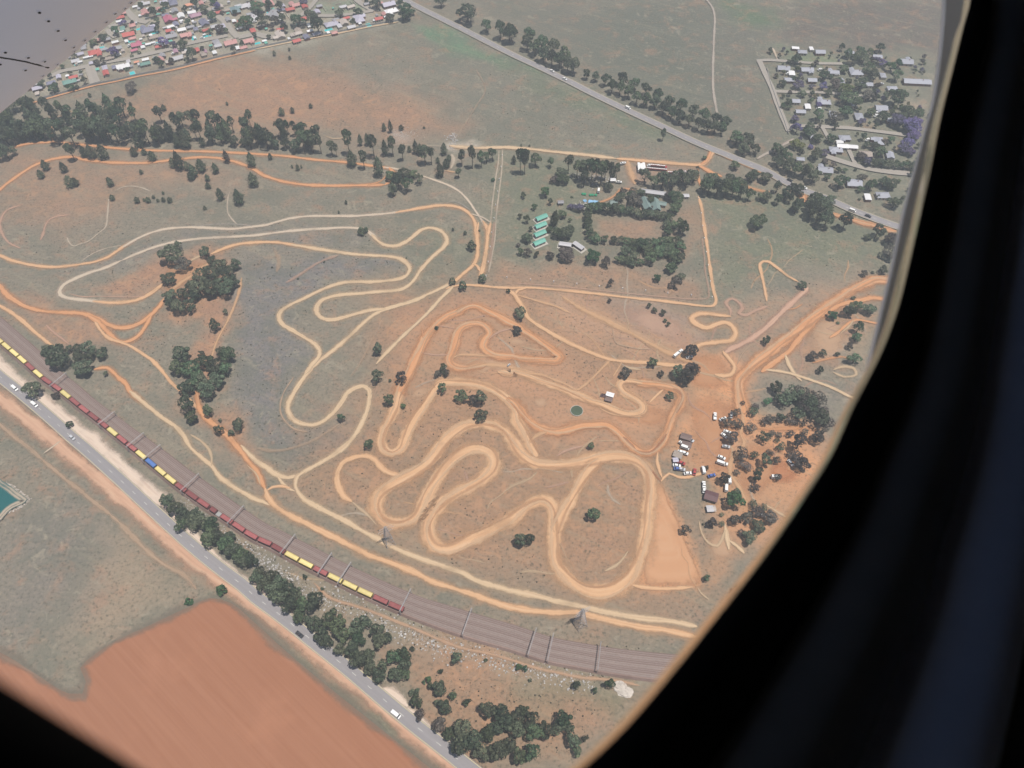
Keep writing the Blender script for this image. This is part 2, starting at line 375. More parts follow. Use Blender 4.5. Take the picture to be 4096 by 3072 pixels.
C_BASE = (0.197, 0.172, 0.132); C_GREEN = (0.103, 0.142, 0.086); C_RED = (0.318, 0.176, 0.112)
C_HEATH = (0.160, 0.150, 0.146); C_TAN = (0.310, 0.232, 0.159); C_ORANGE = (0.54, 0.265, 0.130)
C_BROWN = (0.290, 0.176, 0.108); C_PALE = (0.48, 0.42, 0.35); C_DKGRN = (0.106, 0.119, 0.093); C_YARD = (0.342, 0.318, 0.257)
ZONES = [  # colour, strength, feather (m), outline
    ((0.120, 0.122, 0.100), .75, 60, 'V 1000,0 1720,0 1680,330 1520,290 1200,110'),  # upper-right veld: dark grass, tone lowered further to paint in window vignetting
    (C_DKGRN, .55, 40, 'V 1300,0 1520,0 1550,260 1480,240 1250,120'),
    ((0.150, 0.150, 0.118), .55, 40, 'V 880,60 1000,60 1500,310 1400,340 1050,320 960,300 900,200'),
    (C_GREEN, .9, 18, 'V 1560,0 1690,20 1700,55 1620,60 1560,30'),
    ((0.125, 0.108, 0.092), .9, 25, 'V 1720,0 2200,0 2200,140 1900,110 1700,100'),  # top-right plain: window vignetting painted into this tone as well
    (C_RED, .75, 40, 'V 300,200 430,130 560,125 900,215 980,270 880,290 560,280 400,260 250,250'),
    (C_RED, .5, 30, 'V 0,330 400,350 500,390 300,420 150,500 0,480'),
    ((0.10, 0.20, 0.115), .8, 12, 'V 900,55 970,60 1060,110 1150,160 1060,130 960,100 905,75'),
    (C_GREEN, .6, 18, 'V 1040,110 1250,190 1420,260 1480,300 1380,290 1200,220'),
    (C_GREEN, .45, 30, 'V 1050,330 1270,330 1290,470 1250,540 1080,560'),
    (C_RED, .55, 14, 'V 1060,560 1250,575 1460,600 1520,610 1525,640 1300,620 1070,600'),
    (C_RED, .5, 8, 'RC 930,700 1180,690 1740,770 1745,985 1200,960 910,930'),
    (C_RED, .45, 10, 'RC 1900,640 2180,500 2200,900 2100,1240 1960,1260 2030,900'),
    (C_GREEN, .5, 25, 'V 1500,390 1800,430 1960,520 1900,590 1700,560 1560,640 1540,560'),
    (C_GREEN, .35, 30, 'V 900,480 1050,520 1040,560 900,600 860,560'),
    (C_HEATH, .9, 14, 'V 520,560 700,545 860,560 870,590 700,610 610,670 640,730 690,750 640,820 610,890 650,930 740,900 790,930 760,980 640,990 560,960 510,900 520,760 530,660'),
    (C_HEATH, .6, 20, 'V 420,500 760,495 800,510 600,530 460,520 200,590 180,570'),
    (C_RED, .85, 14, 'V 370,560 500,540 520,640 500,700 480,770 380,850 400,780 440,690 350,690 350,610'),
    (C_RED, .85, 10, 'T01 820,890 1000,770 1200,680 1320,560 1440,540 1420,760 1220,880 1050,900'),
    (C_RED, .7, 12, 'V 0,620 120,670 250,690 260,740 320,740 240,735 90,720 0,670'),
    (C_RED, .75, 12, 'V 380,880 480,880 520,950 560,1060 500,1000 440,920'),
    (C_BROWN, .95, 40, 'V 820,640 1080,610 1500,680 1500,760 1440,1000 1540,1290 1300,1330 1000,1230 700,1090 640,1020 790,850'),
    (C_RED, .5, 20, 'V 850,640 1040,620 1230,760 1260,830 1460,860 1440,960 1150,960 1060,840 940,840 870,850'),
    (C_RED, .6, 25, 'V 1130,630 1330,650 1490,700 1500,760 1380,760 1200,690'),
    ((0.27, 0.20, 0.175), .8, 14, 'T21 900,920 1200,950 1500,1060 1560,1240 1560,1400 1300,1290 1100,1210 950,1100'),
    ((0.40, 0.28, 0.20), .8, 14, 'T21 420,900 560,980 800,1080 1000,1180 1280,1330 1560,1480 1560,1540 1400,1500 1150,1320 900,1180 620,1080 420,1000'),
    (C_ORANGE, .95, 7, 'V 1470,770 1580,760 1620,800 1600,850 1630,900 1600,930 1580,980 1600,1030 1570,1060 1480,1010 1450,960 1490,860'),
    (C_ORANGE, .75, 14, 'V 1590,880 1790,940 1790,1000 1700,1140 1600,1180 1520,1210 1560,1120 1620,1040 1580,970'),
    ((0.48, 0.20, 0.10), .8, 9, 'RB 1150,780 1380,640 1400,760 1530,820 1400,900 1200,860'),
    (C_ORANGE, 1.0, 3.0, 'T22 1195,860 1290,850 1350,990 1440,1170 1500,1330 1560,1480 1640,1659 T23 1640,50 1600,95 1400,112 1200,108 1060,70 T22 1100,1560 1180,1300 1200,1000'),
    (C_ORANGE, .95, 6, 'RA 1200,540 1500,540 1700,440 1850,540 1820,640 1680,700 1500,690 1300,660 1180,660'),
    (C_ORANGE, .6, 6, 'RF 1050,620 1300,600 2212,640 2212,860 1900,800 1500,760 1450,900 2212,1000 2212,860 1300,880 1060,800'),
    ((0.42, 0.235, 0.135), .62, 16, 'V 865,720 920,660 1040,640 1130,690 1230,750 1250,810 1340,830 1440,840 1490,870 1460,970 1340,960 1150,930 1060,850 950,850 870,890'),
    ((0.40, 0.24, 0.15), .55, 16, 'V 1120,630 1300,660 1480,730 1500,800 1340,770 1180,700'),
    ((0.36, 0.225, 0.15), .5, 16, 'V 1560,660 1700,640 1900,600 1900,700 1700,800 1620,830 1560,760'),
    (C_ORANGE, .7, 10, 'RB 700,300 1000,320 1750,340 1600,800 1400,1000 1100,1050 900,1150 700,1020 760,760 860,560'),
    (C_TAN, .6, 12, 'V 1340,640 1440,680 1500,700 1470,740 1390,700'),
    ((0.16, 0.15, 0.135), .6, 14, 'T32 0,0 420,0 690,130 620,300 540,450 300,320 100,290 0,120'),
    (C_BROWN, .75, 25, 'V 880,1440 1000,1380 1300,1480 1380,1500 1280,1640 980,1640 900,1560'),
    (C_RED, .35, 18, 'V 930,1370 1000,1400 1300,1540 1200,1560 960,1460'),
    (C_GREEN, .5, 18, 'V 1130,1440 1360,1480 1340,1540 1200,1500 1100,1470'),
    (C_TAN, .55, 25, 'V 200,1180 300,1120 440,1290 360,1330 200,1420 120,1330'),
    (C_HEATH, .35, 30, 'V 0,1130 150,1080 230,1200 120,1330 0,1380'),
    (C_DKGRN, .6, 14, 'V 60,880 170,900 240,960 340,1060 400,1160 330,1130 200,1010 60,960'),
    (C_GREEN, .6, 10, 'V 480,1300 600,1390 760,1510 950,1659 900,1659 720,1520 560,1380 470,1320'),
    (C_TAN, .5, 12, 'V 380,1080 520,1180 700,1300 900,1400 1250,1470 1200,1440 900,1360 700,1270 560,1180 420,1080'),
    (C_PALE, .8, 8, 'T31 500,1260 620,1250 640,1300 560,1330 600,1400 500,1400 450,1350'),
    (C_RED, .6, 14, 'T31 350,1040 640,980 800,1080 600,1220 480,1340 640,1480 420,1500 300,1380'),
    (C_TAN, .7, 8, 'T31 620,1200 900,1140 800,1480 700,1380'),
    (C_YARD, .8, 14, 'V 20,200 130,140 290,0 870,0 880,35 720,80 600,105 420,130 250,165 90,210'),
    ((0.20, 0.235, 0.165), .9, 5, 'T10 540,15 830,5 920,55 890,110 700,125 500,110'),
    ((0.155, 0.165, 0.125), .75, 20, 'V 1650,100 2010,120 1980,470 1860,440 1720,370 1690,310'),
    ((0.16, 0.215, 0.12), .7, 10, 'R4 180,60 900,90 980,230 560,220 200,190'),
    ((0.30, 0.25, 0.19), .8, 8, 'R4 1900,720 2160,720 2150,900 1900,920'),
    ((0.33, 0.20, 0.15), .6, 8, 'RC 1330,110 2150,150 2100,260 1600,250 1450,330 1390,420 1330,330'),
    (C_PALE, .9, 5, 'R8 1180,290 1240,250 1460,250 1560,300 1520,350 1300,360 1200,350'),
    ((0.37, 0.31, 0.27), .7, 8, 'R8 560,120 700,100 760,180 600,230'),
]
def build_ground():
    def axis(lo, hi, step, far):
        a = list(np.arange(lo, hi + 0.1, step)); s = step; b = [hi]; c = [lo]
        while b[-1] < far: s *= 1.35; b.append(b[-1] + s)
        s = step
        while c[-1] > -far: s *= 1.35; c.append(c[-1] - s)
        return np.array(sorted(set(c[1:] + a + b[1:])))
    xs = axis(-700, 720, 3.4, 5200); ys = axis(50, 1040, 3.4, 5200)
    X, Y = np.meshgrid(xs, ys)
    colr = np.empty(X.shape + (4,)); colr[..., :3] = C_BASE; colr[..., 3] = 1
    # wobble the coordinates so zone borders are never straight
    wx = 6 * np.sin(X * 0.045 + Y * 0.027) + 4 * np.sin(Y * 0.11 - X * 0.06) + 2.0 * np.sin(X * 0.31 + 1.3 * np.sin(Y * 0.23))
    wy = 6 * np.sin(Y * 0.05 - X * 0.03 + 2) + 4 * np.sin(X * 0.12 + Y * 0.05) + 2.0 * np.sin(Y * 0.29 + 1.7 * np.sin(X * 0.21))
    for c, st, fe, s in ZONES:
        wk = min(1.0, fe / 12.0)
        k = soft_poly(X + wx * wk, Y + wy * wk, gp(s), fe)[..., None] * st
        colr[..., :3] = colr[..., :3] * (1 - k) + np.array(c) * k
    ny, nx = X.shape
    vs = np.stack([X.ravel(), Y.ravel(), np.zeros(X.size)], 1)
    i = np.arange(ny - 1)[:, None] * nx + np.arange(nx - 1)[None, :]
    f = np.stack([i, i + 1, i + nx + 1, i + nx], -1).reshape(-1, 4)
    me = bpy.data.meshes.new('ground')
    me.vertices.add(len(vs)); me.vertices.foreach_set('co', vs.ravel())
    me.loops.add(f.size); me.loops.foreach_set('vertex_index', f.ravel())
    me.polygons.add(len(f)); me.polygons.foreach_set('loop_start', np.arange(0, f.size, 4)); me.polygons.foreach_set('loop_total', np.full(len(f), 4))
    me.update(); me.validate()
    a = me.color_attributes.new('Col', 'FLOAT_COLOR', 'POINT'); a.data.foreach_set('color', colr.reshape(-1))
    me.materials.append(MATS['veld'])
    tag(link('ground', me), 'dry grey-green veld with patches of red soil', kind='structure')
build_ground()

# ------------------------------------------------------------------ ribbons: tracks, roads, verges
def resample(pts, step=2.5, closed=False):
    P_ = [Vector((p.x, p.y)) for p in pts]; n = len(P_); out = []
    seg = n if closed else n - 1
    for i in range(seg):
        p0 = P_[(i - 1) % n] if (closed or i > 0) else P_[0] * 2 - P_[1]
        p1 = P_[i]; p2 = P_[(i + 1) % n]
        p3 = P_[(i + 2) % n] if (closed or i + 2 < n) else p2 * 2 - p1
        # centripetal Catmull-Rom
        t0 = 0.0; t1 = t0 + max((p1 - p0).length, 1e-3) ** .5; t2 = t1 + max((p2 - p1).length, 1e-3) ** .5; t3 = t2 + max((p3 - p2).length, 1e-3) ** .5
        m = max(1, int((p2 - p1).length / step))
        for k in range(m):
            t = t1 + (t2 - t1) * k / m
            a1 = p0 * ((t1 - t) / (t1 - t0)) + p1 * ((t - t0) / (t1 - t0)); a2 = p1 * ((t2 - t) / (t2 - t1)) + p2 * ((t - t1) / (t2 - t1))
            a3 = p2 * ((t3 - t) / (t3 - t2)) + p3 * ((t - t2) / (t3 - t2))
            b1 = a1 * ((t2 - t) / (t2 - t0)) + a2 * ((t - t0) / (t2 - t0)); b2 = a2 * ((t3 - t) / (t3 - t1)) + a3 * ((t - t1) / (t3 - t1))
            out.append(b1 * ((t2 - t) / (t2 - t1)) + b2 * ((t - t1) / (t2 - t1)))
    if not closed: out.append(P_[-1])
    return out

LAYER = [0.02]
def next_z(step=0.004):
    LAYER[0] += step; return LAYER[0]

def tangents(pts, closed=False):
    n = len(pts); out = []
    for i in range(n):
        a = pts[(i - 1) % n] if (closed or i > 0) else pts[0]; b = pts[(i + 1) % n] if (closed or i < n - 1) else pts[-1]
        d = b - a; out.append(d.normalized() if d.length > 1e-6 else Vector((1, 0)))
    return out

def strip_mesh(name, pts, width, color, mat, z, closed=False, off=0.0, cross=5, fade=True, wob=0.11, wander=0.0):
    tg = tangents(pts, closed); n = len(pts); vs = []; us = []; L = 0.0
    ph = rng.random() * 60
    tot = sum((pts[i] - pts[i - 1]).length for i in range(1, n))
    for i, p in enumerate(pts):
        if i: L += (p - pts[i - 1]).length
        nn = Vector((-tg[i].y, tg[i].x))
        wl = width * (1 + wob * math.sin(L * .09 + ph) + wob * .7 * math.sin(L * .23 + 2 * ph))
        if not closed and mat.startswith('dirt'):
            e_ = min(1.0, min(L, tot - L) / min(7.0, tot * .3)); wl *= .25 + .75 * math.sqrt(max(0.0, e_))
        for k in range(cross):
            a = -1 + 2 * k / (cross - 1)
            q = p + nn * (off + wander * (.6 * math.sin(L * .041 + ph * 2) + .4 * math.sin(L * .097 + ph)) + a * wl / 2)
            vs.append((q.x, q.y, z)); us.append((a, L))
    fs = []
    for i in range(n if closed else n - 1):
        j = (i + 1) % n
        for k in range(cross - 1):
            fs.append((i * cross + k + 1, i * cross + k, j * cross + k, j * cross + k + 1))
    me = bpy.data.meshes.new(name); me.from_pydata(vs, [], fs); me.update()
    uvl = me.uv_layers.new(name='UVMap'); idx = [0] * len(me.loops); me.loops.foreach_get('vertex_index', idx)
    uvl.data.foreach_set('uv', [c for i in idx for c in us[i]])
    if color is not None:
        a = me.color_attributes.new('Col', 'FLOAT_COLOR', 'POINT'); a.data.foreach_set('color', [c for _ in vs for c in (*color, 1)])
    me.materials.append(MATS[mat])
    return me

TINT = {'orange': (0.53, 0.265, 0.130), 'tan': (0.525, 0.390, 0.250), 'otan': (0.56, 0.345, 0.195), 'pale': (0.48, 0.405, 0.315), 'pink': (0.46, 0.29, 0.21),
        'grey': (0.33, 0.30, 0.26), 'wet': (0.30, 0.135, 0.075), 'sand': (0.60, 0.49, 0.40), 'dull': (0.40, 0.285, 0.195), 'shoulder': (0.50, 0.31, 0.21)}
# (tint, width m, material, closed, path)
TINT['dust_road'] = (0.46, 0.295, 0.19)
TRACKS = [
 ('orange', 4.0, 'dirt', 0, 'T00 60,1290 170,1258 300,1237 480,1232 700,1250 900,1272 1100,1290 1280,1300 1500,1305 1750,1310 2000,1320 2212,1332 T10 250,1350 500,1380 780,1405 900,1420 1040,1440 1170,1455'),
 ('pale', 3.0, 'dirt', 0, 'T10 1100,1445 1170,1455 1280,1475 1400,1510 1550,1560 1680,1610 1760,1659 T11 1830,70 1900,170 1960,260 1990,320'),
 ('orange', 4.6, 'dirt', 0, 'T00 -120,1760 0,1640 100,1560 200,1490 300,1430 420,1385 520,1365 620,1360 760,1385 950,1405 1100,1410 1250,1410 1400,1395 1480,1385 1600,1370 1750,1360 1900,1370 2020,1395 2120,1430 2200,1470 T10 80,1520 200,1560 350,1590 550,1605 800,1605 1000,1600 1110,1600'),
 ('orange', 5.0, 'dirt', 0, 'T10 1110,1600 1165,1560 1190,1500 1150,1450'), ('orange', 4.0, 'dirt_soft', 0, 'T10 960,1605 1080,1565 1150,1490'),
 ('pink', 5.0, 'dirt_soft', 0, 'T01 600,200 500,210 430,240 390,300 375,360 350,420'), ('pink', 4.5, 'dirt_soft', 0, 'T01 200,110 60,160 5,260 20,360 80,440 180,490'),
 ('pale', 2.6, 'dirt_soft', 0, 'T01 940,60 930,200 910,310 850,360 760,430 690,452 640,470 600,440 580,390'),
 ('pale', 2.4, 'dirt_soft', 0, 'T00 1000,1650 1060,1620 1130,1610 1230,1625 1300,1655'), ('pale', 2.6, 'dirt_soft', 0, 'T01 1990,-20 1970,60 1970,180 2000,230 2050,285'),
 ('otan', 3.8, 'dirt', 0, 'T01 -150,500 0,550 100,592 270,632 450,650 620,638 720,622 820,605 930,565 1060,480 1180,410'),
 ('pale', 3.8, 'dirt', 0, 'T01 1060,480 1180,410 1290,360 1420,325 1560,310 1700,308 1840,315 2000,322 2100,312 2200,300 T11 80,290 180,260 300,230 450,212 650,210 850,210 1000,200 1200,180 1400,145'),
 ('otan', 4.2, 'dirt', 0, 'T11 1200,180 1400,145 1560,120 1680,120 1780,145 1850,195 1890,260 1905,340 1915,450 1910,560 1880,630 1800,700 1720,770 1640,812'),
 ('tan', 4.6, 'dirt', 0, 'T11 1720,770 1640,812 1500,880 1350,945 1200,990 1080,1030 1000,1075 920,1140 850,1210 740,1310 640,1390 540,1470 460,1550 390,1640 T12 320,90 280,180 290,260 340,320 430,352 520,350 600,310 680,240 740,160 790,80 850,40 920,20 975,50 980,130 960,230 910,350 850,450 770,540 660,620 540,690 430,750 340,800 280,812 200,795 100,730 0,665 T02 2140,600 2080,530'),
 ('pale', 2.0, 'dirt_soft', 0, 'T01 700,610 760,560 860,510 960,480 1050,465'), ('grey', 2.0, 'dirt_soft', 0, 'T01 1700,300 1800,285 1950,280 2100,285 2180,298'),
 ('pale', 4.0, 'dirt', 0, 'T01 1050,595 1200,530 1350,475 1480,440 1640,415 1800,400 2000,390 2212,376 T11 200,350 400,330 600,318 750,310 880,315 940,330 1000,370 1060,430'),
 ('tan', 4.6, 'dirt', 0, 'T11 1000,370 1060,430 1130,465 1220,465 1300,430 1360,385 1420,335 1490,312 1570,325 1630,370 1650,430 1620,480 1550,540 1480,610 1420,680 1350,780 1270,840 1180,855 1050,865 900,880 750,890 640,910 560,945 525,1000 535,1060 590,1100 680,1105 780,1080 900,1045 1000,1022 1120,1012'),
 ('pale', 4.6, 'dirt', 0, 'T01 1050,595 900,660 760,705 650,750 560,800 520,850 525,890 580,915 680,930 800,945 950,960 1080,955'),
 ('otan', 4.4, 'dirt', 0, 'T01 800,945 950,960 1080,955 1200,930 1300,880 1380,820 1430,775'), ('pink', 2.2, 'dirt_soft', 0, 'T01 600,880 700,905 900,905 1100,910 1260,900'),
 ('otan', 9.0, 'dirt_soft', 0, 'T01 1470,860 1560,790 1680,710 1780,640 1850,600'), ('tan', 6.0, 'dirt_soft', 0, 'T01 1640,600 1720,560 1780,540'),
 ('otan', 4.2, 'dirt', 0, 'T01 1820,540 1950,485 2080,450 2212,438 T11 150,436 300,455 500,490'),
 ('tan', 4.4, 'dirt', 0, 'T11 300,455 500,490 700,520 850,540 1000,550 1150,560 1240,575 1300,615 1328,670 1300,725 1230,755 1120,770 1000,780 880,778 760,785 650,815 540,860 420,920 310,970 220,1030 195,1080 225,1140 320,1200 420,1260 500,1310 550,1370 540,1430 490,1490 420,1580'),
 ('orange', 4.6, 'dirt', 0, 'T01 -150,720 0,820 60,890 130,940 220,990 330,1025 450,1040 580,1045 700,1050 790,1075 870,1110 940,1150 1020,1175 1120,1170 1220,1130 1310,1060 1370,1000 1420,920'),
 ('orange', 4.6, 'dirt', 0, 'T01 760,1068 850,1130 920,1200 1000,1280 1080,1300 1160,1270 1220,1220 1260,1160 1310,1070'),
 ('otan', 3.2, 'dirt', 0, 'T01 820,1120 880,1210 950,1270 1040,1300 1120,1330 1220,1390 1320,1460 1410,1560 1490,1659 T02 1560,60 1650,150 1730,230'),
 ('orange', 5.0, 'dirt', 0, 'T02 1700,60 1710,150 1730,230 1800,310 1870,370 1960,440 2040,530 2110,620 2170,700 T12 0,745 50,850 80,910'),
 ('otan', 4.0, 'dirt_soft', 0, 'T01 1830,1440 1860,1330 1900,1240 1960,1130 2020,1000 2070,850 2090,740'),
 ('otan', 3.6, 'dirt', 0, 'T01 -120,920 0,985 100,1045 200,1120 300,1210 400,1290 480,1350 530,1370'), ('red' if 0 else 'pink', 4.0, 'dirt_soft', 0, 'T01 400,1150 460,1210 540,1270 600,1320'),
 ('orange', 4.0, 'dirt', 0, 'T01 810,1535 860,1525 920,1522 980,1560 1040,1620 1090,1659 T02 1120,60 1250,170'),
 ('tan', 3.8, 'dirt', 0, 'T02 1120,60 1250,170 1400,290 1520,370 1590,450 1640,540 1720,620 1830,710 1900,800 2000,880 2120,950 2212,1000 T12 60,1018 120,1050'),
 ('tan', 3.8, 'dirt_soft', 0, 'T02 1650,440 1730,490 1800,560 1830,640 1830,710'),
 ('otan', 4.6, 'dirt', 0, 'T12 80,900 110,990 170,1060 280,1130 400,1190 520,1250 640,1310 760,1370 880,1430 1000,1490 1150,1540 1300,1600 1420,1655 T13 1500,42 1700,105 1900,170 2100,240 2212,275 T23 200,305 400,318 560,315 700,350 850,385 1000,420 1150,450 1300,465 1420,490 1600,530'),
 ('tan', 4.6, 'dirt', 0, 'T12 430,755 360,800 340,870 360,930 420,1000 520,1060 640,1120 780,1190 900,1260 1050,1340 1200,1420 1400,1500 1600,1570 1800,1640 T13 1900,40 2100,100 2212,130 T23 200,170 400,225 600,265 700,290 900,330 1100,365 1300,385 1420,400 1600,440'),
 ('tan', 3.2, 'dirt', 0, 'T12 190,800 230,860 280,905 340,930'), ('otan', 3.0, 'dirt', 0, 'T12 90,925 140,895 220,885 300,905'), ('tan', 2.6, 'dirt_soft', 0, 'T12 -80,700 10,790 40,880'),
 # the wide course: one closed loop
 ('otan', 9.6, 'dirt', 1, 'T22 0,1170 100,1090 200,1020 280,1010 340,1060 365,1150 365,1300 360,1450 380,1560 440,1640 T23 540,72 630,125 740,147 850,132 950,80 1030,10 T22 1090,1540 1130,1400 1160,1250 1180,1100 1195,950 1190,850 1170,760 1110,690 1010,640 880,625 760,640 640,670 500,695 350,705 220,690 110,630 40,550 T12 2180,440 2110,385 2010,350 1900,345 1800,365 1700,420 1620,500 1560,590 1490,680 1400,750 1300,800 1180,860 1090,920 1040,1000 1040,1080 1090,1160 1180,1205 1290,1200 1380,1150 1440,1060 1490,950 1560,830 1640,720 1720,640 1820,580 1920,565 2010,600 2050,670 2030,750 1950,830 1850,890 1730,950 1620,1020 1540,1110 1490,1220 1500,1330 1560,1410 1650,1430 1750,1400 1880,1340 2000,1290 2120,1220'),
 ('otan', 8.6, 'dirt', 0, 'T22 760,660 680,720 620,800 560,910 500,1020 450,1110 410,1200 375,1290'),
 ('orange', 8.0, 'dirt', 0, 'RF 1250,-60 1130,10 1000,60 880,140 760,260 680,380 620,520 540,700 480,840 400,980 340,1100 310,1200'),
 ('otan', 8.0, 'dirt', 0, 'RF 340,1100 310,1200 280,1330 200,1480 120,1630 T12 1085,500 1110,570 1180,600 1250,560 1290,470 RF 490,1600 570,1460 700,1280 800,1120 880,1010'),
 ('orange', 7.0, 'dirt', 0, 'RF 1130,10 1250,-60 1350,-90 1450,-70 1550,-20 1700,50 1850,130 2000,200 T21 100,1200 200,1260 300,1330 380,1390 420,1430 390,1462 300,1460 200,1450 80,1445 RF 1900,612 1700,608 1560,560 1490,480 1520,380 1580,290 1540,220 1450,165 1330,165 1220,200 1150,280 1110,420 1070,560 1030,650 1060,720 1130,760 1250,775 1400,750 1550,725'),
 ('otan', 5.0, 'dirt_soft', 0, 'RF 1070,640 1150,595 1300,590 1500,600 1700,608'), ('otan', 8.0, 'dirt_soft', 0, 'RF 1250,775 1500,730 1800,745 2000,800 2212,850'),
 ('pink', 3.0, 'dirt_soft', 0, 'RF 1560,380 1650,310 1750,260 1900,225'), ('pink', 3.0, 'dirt_soft', 0, 'RF 650,560 800,590 1020,590'), ('pink', 3.0, 'dirt_soft', 0, 'RF 870,190 980,200 1100,230'),
 ('orange', 3.5, 'dirt_soft', 0, 'RF 640,200 660,290 680,380'),
 ('otan', 8.4, 'dirt', 0, 'RF 840,1060 900,990 1000,975 1200,980 1400,1000 1600,1060 1760,1150 1880,1260 1960,1400 RA 60,640 130,780 180,880 220,960 290,1060'),
 ('orange', 7.0, 'dirt', 0, 'RF 1820,1190 1940,1270 2030,1380 RA 200,640 300,710 420,760 540,770 680,740 800,700 950,690 1080,690 1180,740 1270,830 1350,910 1420,970 1500,1010 1580,1010 1660,960 1740,870 1790,770 1830,650 1880,560 1930,450 1955,380 1930,310 1850,270 1700,240 1500,215 1380,190'),
 ('otan', 6.4, 'dirt', 0, 'RA 1500,215 1380,190 1280,190 1240,240 1280,310 1380,370 1460,420 1510,480 1490,540 1400,570 1300,565 1180,525 1050,465 900,420 750,350 600,290 450,230 300,180 150,120 0,80 RF 1900,850 1700,820'),
 ('otan', 6.0, 'dirt_soft', 0, 'RA 400,780 340,790 280,820 220,870 190,910'), ('otan', 4.0, 'dirt_soft', 0, 'RA 0,50 200,100 350,120 500,180 650,240 740,290 830,240 900,180 1000,80 1080,0 T21 850,1455'),
 ('wet', 5.0, 'dirt_soft', 0, 'RA 1850,275 1930,320 1965,390 1930,470 1890,560'), ('wet', 4.0, 'dirt_soft', 0, 'RA 1400,970 1500,1020 1600,1010 1700,920 1780,800'), ('wet', 4.0, 'dirt_soft', 0, 'RA 1280,830 1360,910 1420,970'),
 ('wet', 2.5, 'dirt_soft', 0, 'T22 1060,600 1150,680 1220,770 1290,850'), ('otan', 3.0, 'dirt', 0, 'RA 1580,440 1680,340 1740,290'), ('otan', 2.6, 'dirt', 0, 'RA 1680,1010 1670,1100 1690,1200 1730,1310'),
 ('otan', 3.0, 'dirt', 0, 'RA 1715,1345 1760,1290 1810,1255 1900,1290 2000,1300 2120,1270 2212,1245'), ('otan', 3.0, 'dirt_soft', 0, 'RA 1010,500 1100,550 1250,590 1500,600'),
 ('pink', 4.0, 'dirt_soft', 0, 'RA 520,1050 600,1000 720,960 820,940'), ('pink', 3.0, 'dirt_faint', 0, 'T22 280,900 380,880 490,850'), ('tan', 4.0, 'dirt_soft', 0, 'T22 800,1620 900,1570 960,1510 1000,1450'),
 # spur of the old course
 ('otan', 5.2, 'dirt', 0, 'T12 1240,790 1150,770 1080,720 1020,650 950,625 860,635 770,670 715,740 700,830 720,910 770,980 830,1020'), ('tan', 3.4, 'dirt_soft', 0, 'T12 830,1020 900,1080 970,1140 1040,1220'),
 ('dull', 4.0, 'dirt_faint', 0, 'T12 0,555 150,580 300,560 450,510 600,430 720,350'), ('dull', 2.4, 'dirt_soft', 0, 'T12 330,-60 240,80 210,200 230,290 330,390 450,420'),
 # perimeter roads
 ('otan', 3.4, 'dirt', 0, 'T11 1640,840 1680,825 1750,810 1900,810 2050,825 2212,832 T21 150,830 400,850 700,880 1000,915 1300,945 1500,970 1680,990 1740,985 1762,940 1740,850 1710,650 1690,500 1660,300 1640,150 1610,40'),
 ('pink', 2.4, 'dirt_faint', 0, 'T21 0,790 400,820 900,870 1300,910 1600,930 1690,920 1700,860 1670,700 1660,560 1640,400'),
 ('pale', 2.4, 'dirt_soft', 0, 'R8 1775,350 1765,500 1740,650 1720,800 1700,950 1680,1150 1670,1250'), ('pale', 2.4, 'dirt_soft', 0, 'R8 1815,345 1810,500 1800,640 1780,800 1755,1000 1740,1150 1725,1382 T11 2010,700'),
 ('pink', 5.0, 'dirt_faint', 0, 'T11 2060,260 2040,450 2010,620'),
 ('otan', 4.4, 'dirt', 0, 'T11 1960,250 2000,320 2000,400 1990,500 1970,620 1950,700 1925,745'), ('otan', 3.4, 'dirt', 0, 'T11 2030,260 2015,320 2005,380'), ('pale', 2.6, 'dirt', 0, 'T11 1850,190 1900,205 1960,225 2030,270'),
 ('otan', 2.8, 'dirt', 0, 'T11 1870,620 1910,640 1935,690'), ('otan', 2.6, 'dirt', 0, 'T11 1925,265 1915,310 1905,370'), ('grey', 2.0, 'dirt_soft', 0, 'T11 1640,110 1690,85 1760,100 1850,160'),
 ('tan', 3.6, 'dirt', 0, 'T11 1710,815 1600,920 1500,1030 1400,1130 1280,1240 1150,1370 1040,1490'), ('dull', 2.4, 'dirt_faint', 0, 'T11 1100,1100 1030,1240 960,1370 890,1500 820,1600'),
 ('otan', 4.4, 'dirt', 0, 'T21 -40,850 20,890 60,950 100,1010 130,1080 200,1140 300,1200 420,1270 560,1340 700,1400 850,1450 1000,1470 1200,1480 1400,1500 1520,1495'), ('otan', 3.0, 'dirt', 0, 'T21 30,890 55,850 120,840'),
 ('otan', 4.0, 'dirt_soft', 0, 'T21 50,895 200,940 400,1000 500,1050'), ('otan', 9.0, 'dirt_soft', 0, 'T21 440,910 560,990 700,1060 850,1130 1000,1210 1150,1290 1300,1370 1450,1430 1560,1490'),
 ('otan', 3.2, 'dirt_soft', 0, 'T21 950,1470 910,1540 870,1600'), ('tan', 5.0, 'dirt_soft', 0, 'T21 960,1510 1040,1530 1110,1540'), ('dull', 2.2, 'dirt_soft', 0, 'T21 870,1180 880,1260 900,1310 1000,1340 1100,1360 1200,1360'),
 ('pink', 5.4, 'dirt_soft', 0, 'T21 1880,1080 1890,1030 1850,960 1900,925 1960,960 1990,1010 1960,1050 2010,1070 2100,1030 2212,990'),
 ('otan', 5.4, 'dirt', 0, 'T21 1890,1080 1800,1070 1680,1055 1590,1065 1550,1100 1600,1150 1680,1178 1760,1150 1840,1130 1900,1160 1932,1220 1900,1280 1800,1300 1700,1310 1610,1330 1580,1390'),
 ('otan', 3.4, 'dirt', 0, 'T21 2200,950 2190,880 2170,780 2150,690 2142,625 2175,602 2212,605 T31 80,660 170,730 260,780'),
